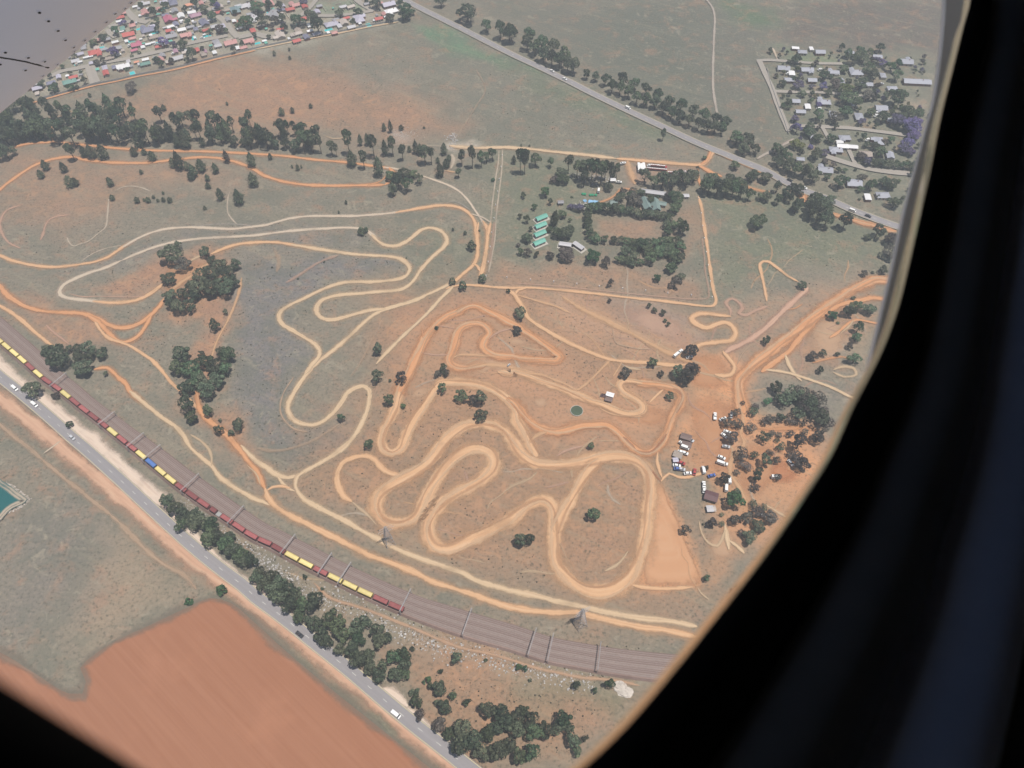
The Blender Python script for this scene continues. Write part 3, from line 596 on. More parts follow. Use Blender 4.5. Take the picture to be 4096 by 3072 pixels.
 ('pink', 5.4, 'dirt', 0, 'T31 345,830 250,920 150,1010 60,1100 T21 2180,1190 2100,1250 2000,1310 1890,1360 1830,1400'), ('orange', 2.6, 'dirt_soft', 0, 'T31 170,1020 230,1010 300,970'),
 ('otan', 4.4, 'dirt', 0, 'T21 1820,1380 1880,1450 1920,1510 1890,1580 1820,1592 1750,1580'), ('dull', 2.4, 'dirt_soft', 0, 'T21 1940,1500 1990,1400 2080,1310'),
 ('orange', 8.6, 'dirt', 0, 'T31 1400,860 1200,790 1010,765 940,760 850,790 720,850 600,930 480,1020 350,1120 200,1240 100,1320 0,1400 T21 2100,1480 2010,1570 1960,1640 T22 1960,80 1980,180 2000,260'),
 ('orange', 5.4, 'dirt', 0, 'T31 1300,1010 1100,950 960,925 900,920 800,940 650,970 540,1020 430,1090 340,1190 250,1290 180,1380 100,1440 20,1500 -60,1560'),
 ('tan', 3.4, 'dirt', 0, 'T31 150,1410 180,1500 230,1580 290,1640'), ('tan', 3.4, 'dirt', 0, 'T31 -20,1540 130,1560 250,1590 400,1640 T32 560,40 700,110 900,180'),
 ('orange', 3.0, 'dirt', 0, 'T31 1050,1160 900,1132 760,1110 680,1150 600,1220 530,1265'), ('tan', 3.0, 'dirt_soft', 0, 'T31 740,1110 700,1160 620,1230'), ('tan', 5.0, 'dirt_soft', 0, 'T31 560,1540 650,1515 740,1530 760,1580 650,1600 560,1560'),
 ('orange', 4.0, 'dirt_soft', 0, 'T31 380,1480 500,1450 650,1430 760,1470'),
 ('tan', 3.4, 'dirt', 0, 'RB 730,1659 720,1560 700,1450 690,1380'), ('tan', 3.2, 'dirt_soft', 0, 'RB 400,1330 430,1470 500,1580 600,1620 650,1560 690,1440'), ('tan', 4.0, 'dirt', 0, 'RB 740,1560 820,1620 900,1700'),
 ('tan', 4.0, 'dirt_soft', 0, 'RB 1100,1150 1200,1200 1290,1260 1400,1320'), ('orange', 6.0, 'dirt_soft', 0, 'RB 900,280 1050,310 1200,330 1400,320 1600,310 1750,350'),
 ('otan', 6.0, 'dirt_soft', 0, 'RB 880,140 890,260 860,380 900,480 850,560 770,660 740,760 780,880 850,980 900,1080 930,1180'),
 ('otan', 3.0, 'dirt', 0, 'T23 1040,80 1120,100 1250,112 1400,112 1560,100'), ('tan', 2.2, 'dirt_soft', 0, 'T23 1600,100 1630,150 1700,210'),
 # service road along the railway
 ('dust_road', 3.8, 'dirt_soft', 0, 'T13 500,60 640,190 850,260 1000,310 1200,390 1400,470 1600,560 1800,630 2000,670 2212,730 T23 200,795 400,840 600,880 800,895 950,915 1100,950'),
 # verges of the trunk road in the lower left
 ('shoulder', 11.0, 'dirt', 0, 'T02 -150,0 0,120 150,240 300,355 450,480 600,605 750,725 900,850 1050,980 1250,1155 1450,1330 1650,1500 1850,1655 T03 2050,130 2212,250 T13 200,415 400,570 600,720 800,880 1000,1050 1200,1220 1400,1385 1600,1545 1720,1645 1900,1790'),
 ('sand', 12.0, 'dirt', 0, 'T01 -100,1400 0,1500 100,1590 180,1659 T02 320,100 400,175 500,260 620,350 760,460 900,580 1050,710 1200,850 1350,975 1440,1040'),
 ('sand', 6.0, 'dirt', 0, 'T02 1400,1010 1500,1120 1600,1240 1800,1430 1960,1580 T13 0,130 150,250 300,370 480,540 650,680 800,815 950,930 1100,1030 1250,1130 1350,1200 1450,1290 1550,1380 1750,1545 1830,1620'),
 ('sand', 7.0, 'dirt', 0, 'T13 1080,980 1150,1010 1230,1065 1310,1130'),
 ('dull', 6.0, 'dirt_soft', 0, 'T02 -100,260 100,440 280,580 420,700 560,820 680,910 800,1010 1000,1170 1150,1320 1300,1470 1450,1580 1600,1659 T03 1700,120'), ('pale', 2.0, 'dirt', 0, 'T02 380,605 450,555 530,495'),
 # upper right
 ('tan', 5.4, 'dirt', 0, 'R8 1200,300 1350,320 1500,330 1700,325 1830,322 2000,330 2212,350 T20 300,1310 600,1340 900,1375'),
 ('otan', 5.4, 'dirt', 0, 'T20 900,1375 1200,1400 1500,1425 1620,1430 1680,1400 1720,1340 1745,1310'), ('otan', 11.0, 'dirt_soft', 0, 'T20 1000,1395 1020,1480 1050,1560 1060,1600'),
 ('orange', 5.0, 'dirt', 0, 'RD 310,360 380,390 450,430 530,470 650,515'), ('orange', 3.2, 'dirt', 0, 'RD 330,390 305,460 325,540 345,640'), ('orange', 4.0, 'dirt', 0, 'RD 500,130 470,230 420,300 350,350'),
 ('orange', 5.0, 'dirt_soft', 0, 'RC 990,560 1100,520 1190,470 1260,400 1350,400 1440,430'), ('grey', 3.2, 'dirt', 0, 'T20 1665,-30 1680,0 1730,70 1750,150 1745,300 1740,450 1735,650 1740,800 1765,950 1780,1030 1800,1090'),
 ('orange', 5.0, 'dirt_soft', 0, 'RD 560,190 800,290 1060,400 1300,500 1500,600'), ('orange', 7.0, 'dirt', 0, 'RD 1740,720 1770,800 1760,880'), ('orange', 6.0, 'dirt', 0, 'T31 540,190 650,220 760,255 900,290 1050,335 1110,345'), ('orange', 7.0, 'dirt_soft', 0, 'RD 890,600 1100,690 1320,730'),
 ('grey', 3.6, 'dirt', 0, 'RD 1640,-10 1400,130 1250,200 1130,270'), ('dull', 2.4, 'dirt_faint', 0, 'T20 930,1370 940,1310'), ('dull', 2.4, 'dirt_faint', 0, 'T20 1030,1360 1065,1320'),
 ('orange', 3.2, 'dirt', 0, 'T00 180,920 330,880 560,815 800,750 1000,710 1200,665 1450,620 1640,575 1900,510 2212,440'), ('tan', 3.2, 'dirt', 0, 'T10 0,430 300,370 700,295 1000,235 1230,195'),
 ('tan', 2.6, 'dirt_soft', 0, 'T00 480,930 600,960 700,1010 760,1040'), ('tan', 2.6, 'dirt_soft', 0, 'T00 1440,1050 1560,1055 1640,1190 1760,1200'), ('tan', 2.4, 'dirt_soft', 0, 'T10 600,1180 680,1205 780,1190'), ('pale', 2.0, 'dirt_soft', 0, 'T10 1200,1255 1400,1262 1640,1270'),
 ('orange', 5.0, 'dirt_soft', 0, 'T00 440,1090 455,1160 460,1230'), ('dull', 5.0, 'dirt_faint', 0, 'T11 150,480 200,600 180,700'), ('pink', 5.0, 'dirt_faint', 0, 'T11 260,790 380,720 500,640 600,590 720,550'), ('dull', 2.0, 'dirt_faint', 0, 'T10 1900,600 1980,780 1900,930 1780,1130'),
 ('pale', 8.0, 'dirt_soft', 0, 'R8 1230,400 1250,480 1220,570'), ('otan', 3.0, 'dirt_soft', 0, 'R8 1150,590 1280,612'), ('pale', 3.0, 'dirt', 0, 'T30 40,420 80,520'),
]
# wide patches of trampled bare earth
def dirt_patch(s, tint, mat='dirt', label='broad apron of trampled orange earth'):
    P_ = resample(gp(s), 3.0, True); c = sum(P_, Vector((0, 0))) / len(P_); z = next_z(.004); rings = [0, .45, .7, .85, 1.0]; n = len(P_); vs = [(c.x, c.y, z)]; us = [(0.0, 0.0)]
    for f in rings[1:]:
        for i, p in enumerate(P_):
            q = c + (p - c) * f; vs.append((q.x, q.y, z)); us.append((f ** 1.6, (p - c).length * f))
    fs = [(0, 1 + i, 1 + (i + 1) % n) for i in range(n)]
    for k in range(len(rings) - 2):
        a_ = 1 + k * n; b_ = a_ + n
        fs += [(a_ + i, b_ + i, b_ + (i + 1) % n, a_ + (i + 1) % n) for i in range(n)]
    me = bpy.data.meshes.new('bare_earth'); me.from_pydata(vs, [], fs); me.update()
    uvl = me.uv_layers.new(name='UVMap'); idx = [0] * len(me.loops); me.loops.foreach_get('vertex_index', idx); uvl.data.foreach_set('uv', [c_ for i in idx for c_ in us[i]])
    at_ = me.color_attributes.new('Col', 'FLOAT_COLOR', 'POINT'); at_.data.foreach_set('color', [c_ for _ in vs for c_ in (*TINT[tint], 1)])
    me.materials.append(MATS[mat]); tag(link('bare_earth', me), label, kind='structure')
TINT['apron'] = (0.475, 0.258, 0.140); TINT['park'] = (0.49, 0.250, 0.130); TINT['redpark'] = (0.46, 0.195, 0.095); TINT['dust'] = (0.50, 0.32, 0.20)
ribbon_mat('earth_patch', 0.30, 0.42, 0.2); ribbon_mat('earth_soft', 0.95, 0.9, 0.2, 0.72)
for s, tint, mat in (
 ('T22 1150,820 1290,840 1350,990 1440,1170 1500,1330 1560,1480 1640,1659 T23 1660,60 1610,110 1400,125 1200,118 1130,60 T22 1160,1400 1150,1100', 'apron', 'earth_patch'),
 ('RB 340,-60 800,-60 890,120 860,300 740,420 760,560 760,760 620,860 430,800 300,700 300,480 270,300 230,120', 'park', 'earth_soft'),
 ('RB 700,20 900,60 900,300 780,500 760,700 700,900 560,860 600,600 620,300', 'park', 'earth_soft'),
 ('RB 880,460 1150,420 1350,560 1560,800 1500,960 1250,960 1000,1120 800,1060 760,900 800,700', 'park', 'earth_soft'), ('RB 1150,760 1380,620 1420,760 1540,840 1400,920 1200,880', 'redpark', 'earth_soft'),
 ('RA 1230,570 1480,540 1600,430 1720,480 1870,560 1840,660 1700,740 1500,700 1320,680 1150,640', 'park', 'earth_soft'),
 ('RF 1040,640 1300,600 1700,600 2100,680 2250,860 1900,840 1600,800 1300,930 1100,850', 'dust', 'earth_soft'), ('RF 860,980 1100,860 1450,880 1600,1000 1300,1010 1000,1020', 'apron', 'earth_soft'),
 ('T21 400,880 620,960 900,1080 1150,1200 1400,1340 1600,1480 1500,1560 1300,1420 1050,1260 800,1150 560,1060 400,990', 'dust', 'earth_soft'), ('T21 1450,1380 1750,1380 1950,1560 1850,1659 T22 1950,60 1500,60 T21 1500,1560', 'park', 'earth_soft'),
 ('T21 900,960 1250,1010 1560,1180 1560,1380 1280,1280 1000,1160', 'pink', 'earth_soft'), ('RA 200,380 400,360 460,440 380,520 240,480', 'dust', 'earth_soft'), ('RF 1750,330 2000,340 2180,420 2000,480 1800,460', 'dust', 'earth_soft'),
 ('RF 250,860 420,820 480,1000 420,1180 240,1120', 'apron', 'earth_soft'), ('RF 520,1060 760,1000 860,1060 700,1180 430,1200', 'dust', 'earth_soft'), ('T01 1440,560 1640,560 1850,600 1700,760 1500,900 1400,960 1380,760', 'apron', 'earth_soft'),
 ('T22 1650,1330 1900,1250 2000,1400 1850,1560 1700,1500', 'dust', 'earth_soft'), ('T31 360,1060 600,980 740,1100 700,1300 620,1480 440,1520 300,1400 300,1220', 'dust', 'earth_soft')):
    dirt_patch(s, tint, mat)
# worn margins first, the packed tracks above them
for tint, wd, mat, closed, s in TRACKS:
    if mat != 'dirt' or wd < 3.5 or tint in ('sand',): continue
    pts = resample(gp(s), 3.0, bool(closed))
    me = strip_mesh('worn_margin', pts, wd * 2.3, tuple(.8 * a + .2 * b for a, b in zip(TINT[tint], C_BROWN)), 'dirt_faint', next_z(.003), bool(closed), wob=.16)
    tag(link('worn_margin', me), 'loose soil spilling from the edge of a dirt track', kind='structure')
# faint foot and motorbike trails criss-crossing the course
r5 = random.Random(31)
for k in range(64):
    zn = [(860, 1500, 650, 980), (700, 1480, 980, 1280), (1120, 1560, 620, 820), (1480, 1760, 780, 1180), (1600, 1880, 600, 860)][k % 5]
    x, y = r5.uniform(zn[0], zn[1]), r5.uniform(zn[2], zn[3]); a = r5.uniform(0, 6.28); pl = []
    for q in range(r5.randint(4, 8)):
        pl.append(G(x * 4096 / 2212, y * 4096 / 2212)); x += 22 * math.cos(a); y += 17 * math.sin(a); a += r5.uniform(-.5, .5)
    me = strip_mesh('foot_trail', resample(pl, 2.0), r5.uniform(1.4, 3.4), TINT[r5.choice(['otan', 'tan', 'pink', 'pale'])], 'dirt_faint', next_z(.002), wob=.25)
    tag(link('foot_trail', me), 'faint worn trail crossing the course', kind='structure')
for tint, wd, mat, closed, s in TRACKS:
    if mat == 'dirt': wd *= 1.55 if wd >= 6 and tint not in ('sand', 'shoulder') else 1.3
    pts = resample(gp(s), 2.5, bool(closed))
    me = strip_mesh('dirt_track', pts, wd, TINT[tint], mat, next_z(), bool(closed))
    tag(link('dirt_track', me), 'bare %s earth track worn through the veld' % {'wet': 'dark brown', 'pale': 'pale', 'sand': 'sandy', 'grey': 'grey', 'pink': 'pinkish', 'dull': 'faint'}.get(tint, 'orange'), kind='structure')

# racing lines: paler packed and darker loose bands wandering within the wide tracks
for tint, wd, mat, closed, s in TRACKS:
    if mat != 'dirt' or wd < 6.0 or tint in ('sand', 'shoulder'): continue
    pts = resample(gp(s), 2.5, bool(closed))
    for off, w2, cc in ((-.2, .42, (0.60, 0.42, 0.265)), (.26, .34, (0.45, 0.255, 0.14))):
        me = strip_mesh('racing_line', pts, wd * w2, cc, 'dirt_faint', next_z(.003), bool(closed), off=off * wd, wander=wd * .2, wob=.3)
        tag(link('racing_line', me), 'packed racing line worn along the wide dirt course', kind='structure')

# asphalt
ROADS = [
 ('asphalt', 9.5, 'T10 1150,-70 1280,0 1400,65 1600,165 1800,265 2000,368 2212,475 T20 200,568 455,690 700,815 1000,960 1300,1100 1600,1240 1900,1362 2212,1492 T30 100,1550 280,1640 T31 500,60 700,150 900,228 1060,285 1300,360 1700,480', 1),
 ('asphalt', 9.0, 'T02 -150,-200 -20,-80 130,40 300,180 480,335 630,470 760,580 900,705 1050,840 1200,980 1350,1118 1500,1255 1650,1390 1800,1515 1960,1640 T03 2100,85 T13 0,185 150,295 300,410 430,515 600,650 800,810 1000,980 1200,1150 1400,1315 1600,1470 1780,1615 1950,1750', 1),
 ('asphalt_pale', 7.0, 'R1 880,1330 1080,1240 1350,1190 1640,1120 R2 500,1020 900,930 1180,870 1560,760 2212,620', 0), ('asphalt_pale', 11.0, 'R1 1560,1150 1600,1300 1650,1440', 0),
 ('asphalt_pale', 8.0, 'T00 1740,50 1850,120 1950,200 2000,270 2060,330', 0), ('asphalt_pale', 8.0, 'T00 1080,60 1120,120 1180,175 1280,200', 0),
 ('asphalt_pale', 6.0, 'T00 930,260 960,300 1000,330', 0), ('asphalt_pale', 7.0, 'T00 940,240 1040,210 1180,180', 0), ('asphalt_pale', 6.0, 'T10 330,170 400,130 460,80 540,-20', 0),
 ('asphalt_pale', 6.0, 'T10 480,140 700,140 900,115 1010,100', 0), ('asphalt_pale', 7.0, 'T10 850,-10 930,50 1020,100', 0), ('asphalt_pale', 9.0, 'T00 2060,330 2212,300 T10 80,320 200,330', 0),
 ('asphalt_pale', 6.0, 'T20 2130,520 2212,700 T30 30,760 80,900 130,1030 180,1140', 0), ('asphalt_pale', 5.0, 'T20 2120,530 T30 0,525 200,538 400,552 640,556', 0), ('asphalt_pale', 5.0, 'T30 60,795 200,800 450,805 650,820 900,850', 0),
 ('asphalt_pale', 5.5, 'T30 185,1090 450,1100 700,1112 950,1142 1250,1180', 0), ('asphalt_pale', 4.0, 'T30 470,1110 520,1200', 0), ('asphalt_pale', 7.0, 'T30 500,1355 650,1405 800,1448 1000,1485 1400,1520', 0), ('asphalt_pale', 4.0, 'T30 690,1290 740,1400 760,1440', 0),
]
ROADPTS = []
for mat, wd, s, lines in ROADS:
    pts = resample(gp(s), 3.0); ROADPTS.append(pts)
    nm = 'asphalt_road' if lines else 'street'
    me = strip_mesh(nm, pts, wd, None, mat, next_z(0.006), wob=0.0 if lines else 0.05, cross=3)
    o = tag(link(nm, me), 'grey asphalt trunk road with painted lines' if lines else 'pale worn residential street', kind='structure')
    if lines:
        z = next_z(0.006)
        for off in (-wd / 2 + .5, wd / 2 - .5):
            link('edge_line', strip_mesh('edge_line', pts, .28, None, 'line_yellow', z, off=off, cross=2, wob=0), o)
        mb = MB(); tg = tangents(pts)
        for i in range(0, len(pts) - 2, 4):
            a, b = pts[i], pts[i + 1]; nn = Vector((-tg[i].y, tg[i].x)) * .12
            mb.add([(a.x - nn.x, a.y - nn.y, z), (b.x - nn.x, b.y - nn.y, z), (b.x + nn.x, b.y + nn.y, z), (a.x + nn.x, a.y + nn.y, z)], [(0, 1, 2, 3)])
        mb.obj('centre_line', 'line_white', o)

# ploughed field, dam, pond
def flat_poly(name, pts, mat, z, label, kind='structure', step=0):
    me = bpy.data.meshes.new(name); me.from_pydata([(p.x, p.y, z) for p in pts], [], [tuple(range(len(pts)))]); me.update()
    me.materials.append(MATS[mat]); return tag(link(name, me), label, kind=kind)
d_ = (ROADPTS[1][-20] - ROADPTS[1][20]); FURROW = math.atan2(d_.y, d_.x)
a_, b_ = gp('T03 1300,500 1800,1040'); FURROW = math.atan2(b_.y - a_.y, b_.x - a_.x)
stripes_mat('ploughed', (0.280, 0.122, 0.066), (0.315, 0.145, 0.082), FURROW, 0.55)
fp = resample(gp('T03 1820,195 2000,240 2212,415 T13 200,600 420,790 600,940 750,1060 900,1180 1100,1340 1300,1500 1500,1659 1900,1990 T03 2212,2400 700,2300 -900,1500 -500,500 0,660 300,840 600,1020 720,1020 750,920 700,800 760,730 1000,570 1300,430 1640,270'), 6.0, True)  # lower-left arm extends the field, painting in the orange window-edge halo
flat_poly('ploughed_field', fp, 'ploughed', next_z(0.006), 'red-brown ploughed field with fine furrows')
for wd_, tt, mm in ((9.0, 'dull', 'dirt_faint'),):
    tag(link('field_margin', strip_mesh('field_margin', fp, wd_, TINT[tt] if tt != 'dull' else C_BASE, mm, next_z(), True, wob=.3)), 'weedy margin of the ploughed field', kind='structure')
dam = gp('T02 -700,700 -300,760 0,815 30,845 70,870 110,895 150,930 200,965 245,1000 225,1030 180,1055 120,1080 80,1110 45,1150 20,1180 -60,1230 -500,1300 -800,1000')
damr = resample(dam, 4.0, True)
flat_poly('dam_water', damr, 'water_dam', next_z(0.006), 'turquoise water of a small dam')
for off in (1.2, 3.2):
    me = strip_mesh('dam_bank', damr, 3.2, TINT['pale'], 'dirt_soft', next_z(), True, off=-off if 1 else off)
    tag(link('dam_bank', me), 'pale rocky bank of the dam', kind='structure')
# round reservoir
pc = parse('RA 745,532')[0]; rc = G(pc[0], pc[1])
res = thing('round_reservoir', 'round concrete reservoir full of murky green water', 'reservoir', rc)
mb = MB(); n = 40; RR = 4.9
for (ra, za, rb, zb) in ((RR, 0.0, RR, .9), (RR, .9, RR - .35, .9), (RR - .35, .9, RR - .35, .3)):
    ring = [(ra * math.cos(2 * math.pi * k / n), ra * math.sin(2 * math.pi * k / n), za) for k in range(n)] + [(rb * math.cos(2 * math.pi * k / n), rb * math.sin(2 * math.pi * k / n), zb) for k in range(n)]
    mb.add(ring, [(k, (k + 1) % n, n + (k + 1) % n, n + k) for k in range(n)])
mb.obj('rim_wall', 'concrete', res)
MB().add([((RR - .35) * math.cos(2 * math.pi * k / n), (RR - .35) * math.sin(2 * math.pi * k / n), .62) for k in range(n)], [tuple(range(n))]).obj('water', 'water_pond', res)

# ------------------------------------------------------------------ railway
LOW = gp('T01 -330,1010 -150,1165 0,1295 200,1465 400,1640 T02 540,80 720,225 900,365 1060,495 1200,607 1330,715 1530,880 1700,1005 1860,1115 2040,1235 2212,1345 T12 130,1405 300,1500 500,1605 T13 700,45 950,165 1230,290 1500,395 1800,500 2212,620 T23 300,715 600,775 900,830 1200,870 1600,915')
UPP = gp('T01 -150,950 0,1085 200,1260 420,1460 640,1659 T02 900,220 1200,430 1500,650 1800,870 2100,1080 T12 0,1190 300,1330 600,1470 900,1590 T13 1000,70 1300,150 1600,240 1900,330 2212,430 T23 300,540 600,600 900,640 1200,670 1700,710')
def stations(pts, n):
    p = resample(pts, 2.0); d = [0.0]
    for i in range(1, len(p)): d.append(d[-1] + (p[i] - p[i - 1]).length)
    out = []; j = 0
    for k in range(n):
        s = d[-1] * k / (n - 1)
        while j < len(d) - 2 and d[j + 1] < s: j += 1
        t = (s - d[j]) / max(d[j + 1] - d[j], 1e-6); out.append(p[j].lerp(p[j + 1], t))
    return out
NS = 220
SL = stations(LOW, NS); SU = stations(UPP, NS)
# smooth the lower line and keep the upper one square to it
TL = tangents(SL); WB = []
for i in range(NS):
    nn = Vector((-TL[i].y, TL[i].x)); best = min(SU, key=lambda q: abs((q - SL[i]).dot(TL[i])) + 0.001 * (q - SL[i]).length)
    WB.append(abs((best - SL[i]).dot(nn)))
WB = [sum(WB[max(0, i - 14):i + 15]) / len(WB[max(0, i - 14):i + 15]) for i in range(NS)]
SGN = 1 if (SU[100] - SL[100]).dot(Vector((-TL[100].y, TL[100].x))) > 0 else -1
def across(i, f, extra=0.0):
    nn = Vector((-TL[i].y, TL[i].x)) * SGN
    return SL[i] + nn * (f * WB[i] + extra)
bed = []
zb = next_z(0.01)
mb = MB()
for i in range(NS):
    for f, e in ((0, -3.2), (0, -2.0), (.25, 0), (.5, 0), (.75, 0), (1, 0), (1, 1.2)):
        p = across(i, f, e); mb.v.append((p.x, p.y, 0.0 if abs(e) in (3.2, 1.2) else 0.55 + zb))
for i in range(NS - 1):
    for k in range(6):
        mb.f.append((i * 7 + k, (i + 1) * 7 + k, (i + 1) * 7 + k + 1, i * 7 + k + 1))
stripes_mat('ballast_bed', (0.155, 0.105, 0.098), (0.235, 0.165, 0.152), 0, 0.25)
m, t, b = nodes('ballast_rows')
geo = t.nodes.new('ShaderNodeNewGeometry')
f1 = noise(t, geo.outputs['Position'], 0.06, 5, 0.65); f2 = noise(t, geo.outputs['Position'], 0.7, 4, 0.7)
c = mixcol(t, ramp(t, f1, .3, .7), (0.200, 0.136, 0.114), (0.270, 0.188, 0.160)); c = mixcol(t, ramp(t, f2, .5, .8, 0, .4), c, (0.34, 0.27, 0.245))
t.links.new(c, b.inputs['Base Color'])
bedo = tag(mb.obj('railway_bed', 'ballast_rows'), 'broad reddish-brown ballast bed of the railway', kind='structure')
ZR = 0.55 + zb
plain('sleeper_band', (0.205, 0.145, 0.125), vary=0.2, scale=1.2); plain('ballast_grey', (0.245, 0.185, 0.162), vary=0.2, scale=0.8)
NTR = 6
for k in range(NTR):
    fr = k / (NTR - 1) * 0.93
    line = [across(i, fr) for i in range(NS)]
    tr = tag(link('railway_track', strip_mesh('sleepers', line, 2.7, None, 'sleeper_band' if k % 2 else 'ballast_grey', ZR + .02 + .004 * k, cross=2, wob=.04)), 'railway track of dark sleepers and steel rails', kind='structure')
    for s_ in (-.55, .55):
        mb = MB(); tgl = tangents(line)
        for i in range(NS):
            nn = Vector((-tgl[i].y, tgl[i].x))
            for a, zz in ((-.09, 0), (-.09, .17), (.09, .17), (.09, 0)):
                q = line[i] + nn * (s_ + a); mb.v.append((q.x, q.y, ZR + .05 + zz))
        for i in range(NS - 1):
            for a in range(3): mb.f.append((i * 4 + a, i * 4 + a + 1, (i + 1) * 4 + a + 1, (i + 1) * 4 + a))
        mb.obj('rail', 'rail_steel', tr)

def nearest(p):
    p = Vector((p.x, p.y)); return min(range(NS), key=lambda i: (SL[i] - p).length)
# overhead-line portals
def gantry(i, n):
    a = across(i, 0, -2.6); bb = across(i, 1, .6); d = bb - a; L = d.length; rz = math.atan2(d.y, d.x)
    g = thing('line_gantry', 'grey steel gantry spanning the railway tracks', 'gantry', (a.x, a.y, 0), rz, 'gantries carrying the overhead line')
    for x in (0, L):
        p = MB()
        for sx in (-.25, .25):
            for sy in (-.25, .25): p.bar((x + sx, sy, 0), (x + sx * .7, sy * .7, 8.0), .07)
        for k in range(6): p.bar((x - .22, -.22, k * 1.3), (x + .22, -.22, (k + 1) * 1.3), .04).bar((x - .22, .22, k * 1.3), (x + .22, .22, (k + 1) * 1.3), .04)
        p.obj('post', 'steel', g)
    bm_ = MB()
    for sy in (-.2, .2):
        for sz in (7.4, 8.0): bm_.bar((-.5, sy, sz), (L + .8, sy, sz), .07)
    m_ = int(L / 1.5)
    for k in range(m_):
        x0 = L * k / m_; x1 = L * (k + 1) / m_
        for sy in (-.25, .25): bm_.bar((x0, sy, 7.4 if k % 2 else 8.0), (x1, sy, 8.0 if k % 2 else 7.4), .03)
        bm_.bar((x0, -.25, 8.0), (x1, .25, 8.0), .03)
    bm_.obj('truss_beam', 'steel', g)
    for k in range(NTR):
        x = (k / (NTR - 1) * .93) * WB[i] + 2.6
        MB().bar((x, 0, 7.4), (x, 0, 6.3), .06).bar((x - .8, 0, 6.3), (x + .5, 0, 6.5), .05).obj('dropper', 'steel', g)
for k, p in enumerate(gp('T02 520,40 905,395 1145,585 1270,680 1610,960 2010,1235 T12 245,1480 560,1640 T13 735,85 1262,320 1800,525 T23 165,690 300,725 755,800')):
    gantry(nearest(p), k)

# freight train: wagons standing on the first track
def wagon_meshes():
    D = {}
    Lb, Wd = 10.2, 2.9
    def hopper(col):
        b = MB(); x = Lb / 2; y = Wd / 2
        b.add([(-x, -y, 1.3), (x, -y, 1.3), (x, y, 1.3), (-x, y, 1.3), (-x, -y, 3.4), (x, -y, 3.4), (x, y, 3.4), (-x, y, 3.4),
               (-x + .12, -y + .12, 3.4), (x - .12, -y + .12, 3.4), (x - .12, y - .12, 3.4), (-x + .12, y - .12, 3.4),
               (-x + .12, -y + .12, 2.9), (x - .12, -y + .12, 2.9), (x - .12, y - .12, 2.9), (-x + .12, y - .12, 2.9)],
              [(3, 2, 1, 0), (0, 1, 5, 4), (1, 2, 6, 5), (2, 3, 7, 6), (3, 0, 4, 7), (4, 5, 9, 8), (5, 6, 10, 9), (6, 7, 11, 10), (7, 4, 8, 11),
               (8, 9, 13, 12), (9, 10, 14, 13), (10, 11, 15, 14), (11, 8, 12, 15)])
        for k in range(8):
            xx = -x + .5 + k * (Lb - 1) / 7
            for s_ in (-1, 1): b.box(xx - .08, xx + .08, min(s_ * y, s_ * (y + .1)), max(s_ * y, s_ * (y + .1)), 1.35, 3.38)
        return b.mesh('wagon_body', col)
    def load(col, h):
        b = MB(); x = Lb / 2 - .13; y = Wd / 2 - .13; rows = []
        for i in range(11):
            for j in range(5):
                xx = -x + 2 * x * i / 10; yy = -y + 2 * y * j / 4
                zz = 2.95 + h * (1 - (yy / y) ** 2 * .8) * (1 - (xx / x) ** 8 * .7) + NP.uniform(-.06, .06); rows.append((xx, yy, zz))
        return b.add(rows, [(i * 5 + j, (i + 1) * 5 + j, (i + 1) * 5 + j + 1, i * 5 + j + 1) for i in range(10) for j in range(4)]).mesh('wagon_load', col)
    D['maroon'] = (hopper('wagon_maroon'), load('wagon_load_maroon', .35)); D['yellow'] = (hopper('wagon_yellow'), load('wagon_tarp_yellow', .75)); D['blue'] = (hopper('wagon_blue'), load('wagon_tarp_blue', .75))
    u = MB().box(-Lb / 2 - .2, Lb / 2 + .2, -.35, .35, .95, 1.28)
    for s_ in (-1, 1):
        u.box(s_ * (Lb / 2 + .2) - .3, s_ * (Lb / 2 + .2) + .3, -.15, .15, .9, 1.15)
    D['frame'] = u.mesh('underframe', 'underframe')
    g = MB().box(-1.2, 1.2, -.9, -.7, .45, .75).box(-1.2, 1.2, .7, .9, .45, .75).box(-.3, .3, -.7, .7, .5, .93); D['bogie'] = g.mesh('bogie', 'underframe')
    wh = MB()
    wh.tube((0, -.72, .45), (0, -.58, .45), .45, .45, 12).tube((0, .58, .45), (0, .72, .45), .45, .45, 12).tube((0, -.58, .45), (0, .58, .45), .08, .08, 6); D['wheel'] = wh.mesh('wheelset', 'underframe')
    return D
WM = wagon_meshes()
WAG = 'T01 0,1293,y 65,1340,y 135,1402,y 205,1460,y 280,1522,m 345,1582,y 420,1640,m T02 495,35,m 570,100,y 650,170,m 735,240,m 815,310,m 895,372,m 975,440,y 1060,505,m 1140,572,m 1220,635,y 1305,702,b 1385,768,y 1475,835,y 1570,908,m 1665,978,m 1760,1048,m 1858,1117,s 1965,1188,m 2070,1255,m 2170,1318,m T12 70,1378,m 190,1443,m 305,1510,y 430,1570,y 555,1628,m T13 690,40,y 815,105,y 945,160,y 1085,222,m 1215,275,m'
wl = []; oxy = None
for tok in WAG.split():
    if tok.count(',') == 0: oxy = REG[tok]; continue
    a = tok.split(','); wl.append((G(oxy[0] + float(a[0]) * oxy[2], oxy[1] + float(a[1]) * oxy[2], 2.6), a[2]))
LD = [0.0]
for i in range(1, NS): LD.append(LD[-1] + (SL[i] - SL[i - 1]).length)
def at_len(s):
    j = 0
    while j < NS - 2 and LD[j + 1] < s: j += 1
    t = (s - LD[j]) / (LD[j + 1] - LD[j]); p = SL[j].lerp(SL[j + 1], t); d = (SL[j + 1] - SL[j]).normalized(); return p, math.atan2(d.y, d.x)
def len_of(p):
    i = nearest(p); return LD[i] + (Vector((p.x, p.y)) - SL[i]).dot(TL[i])
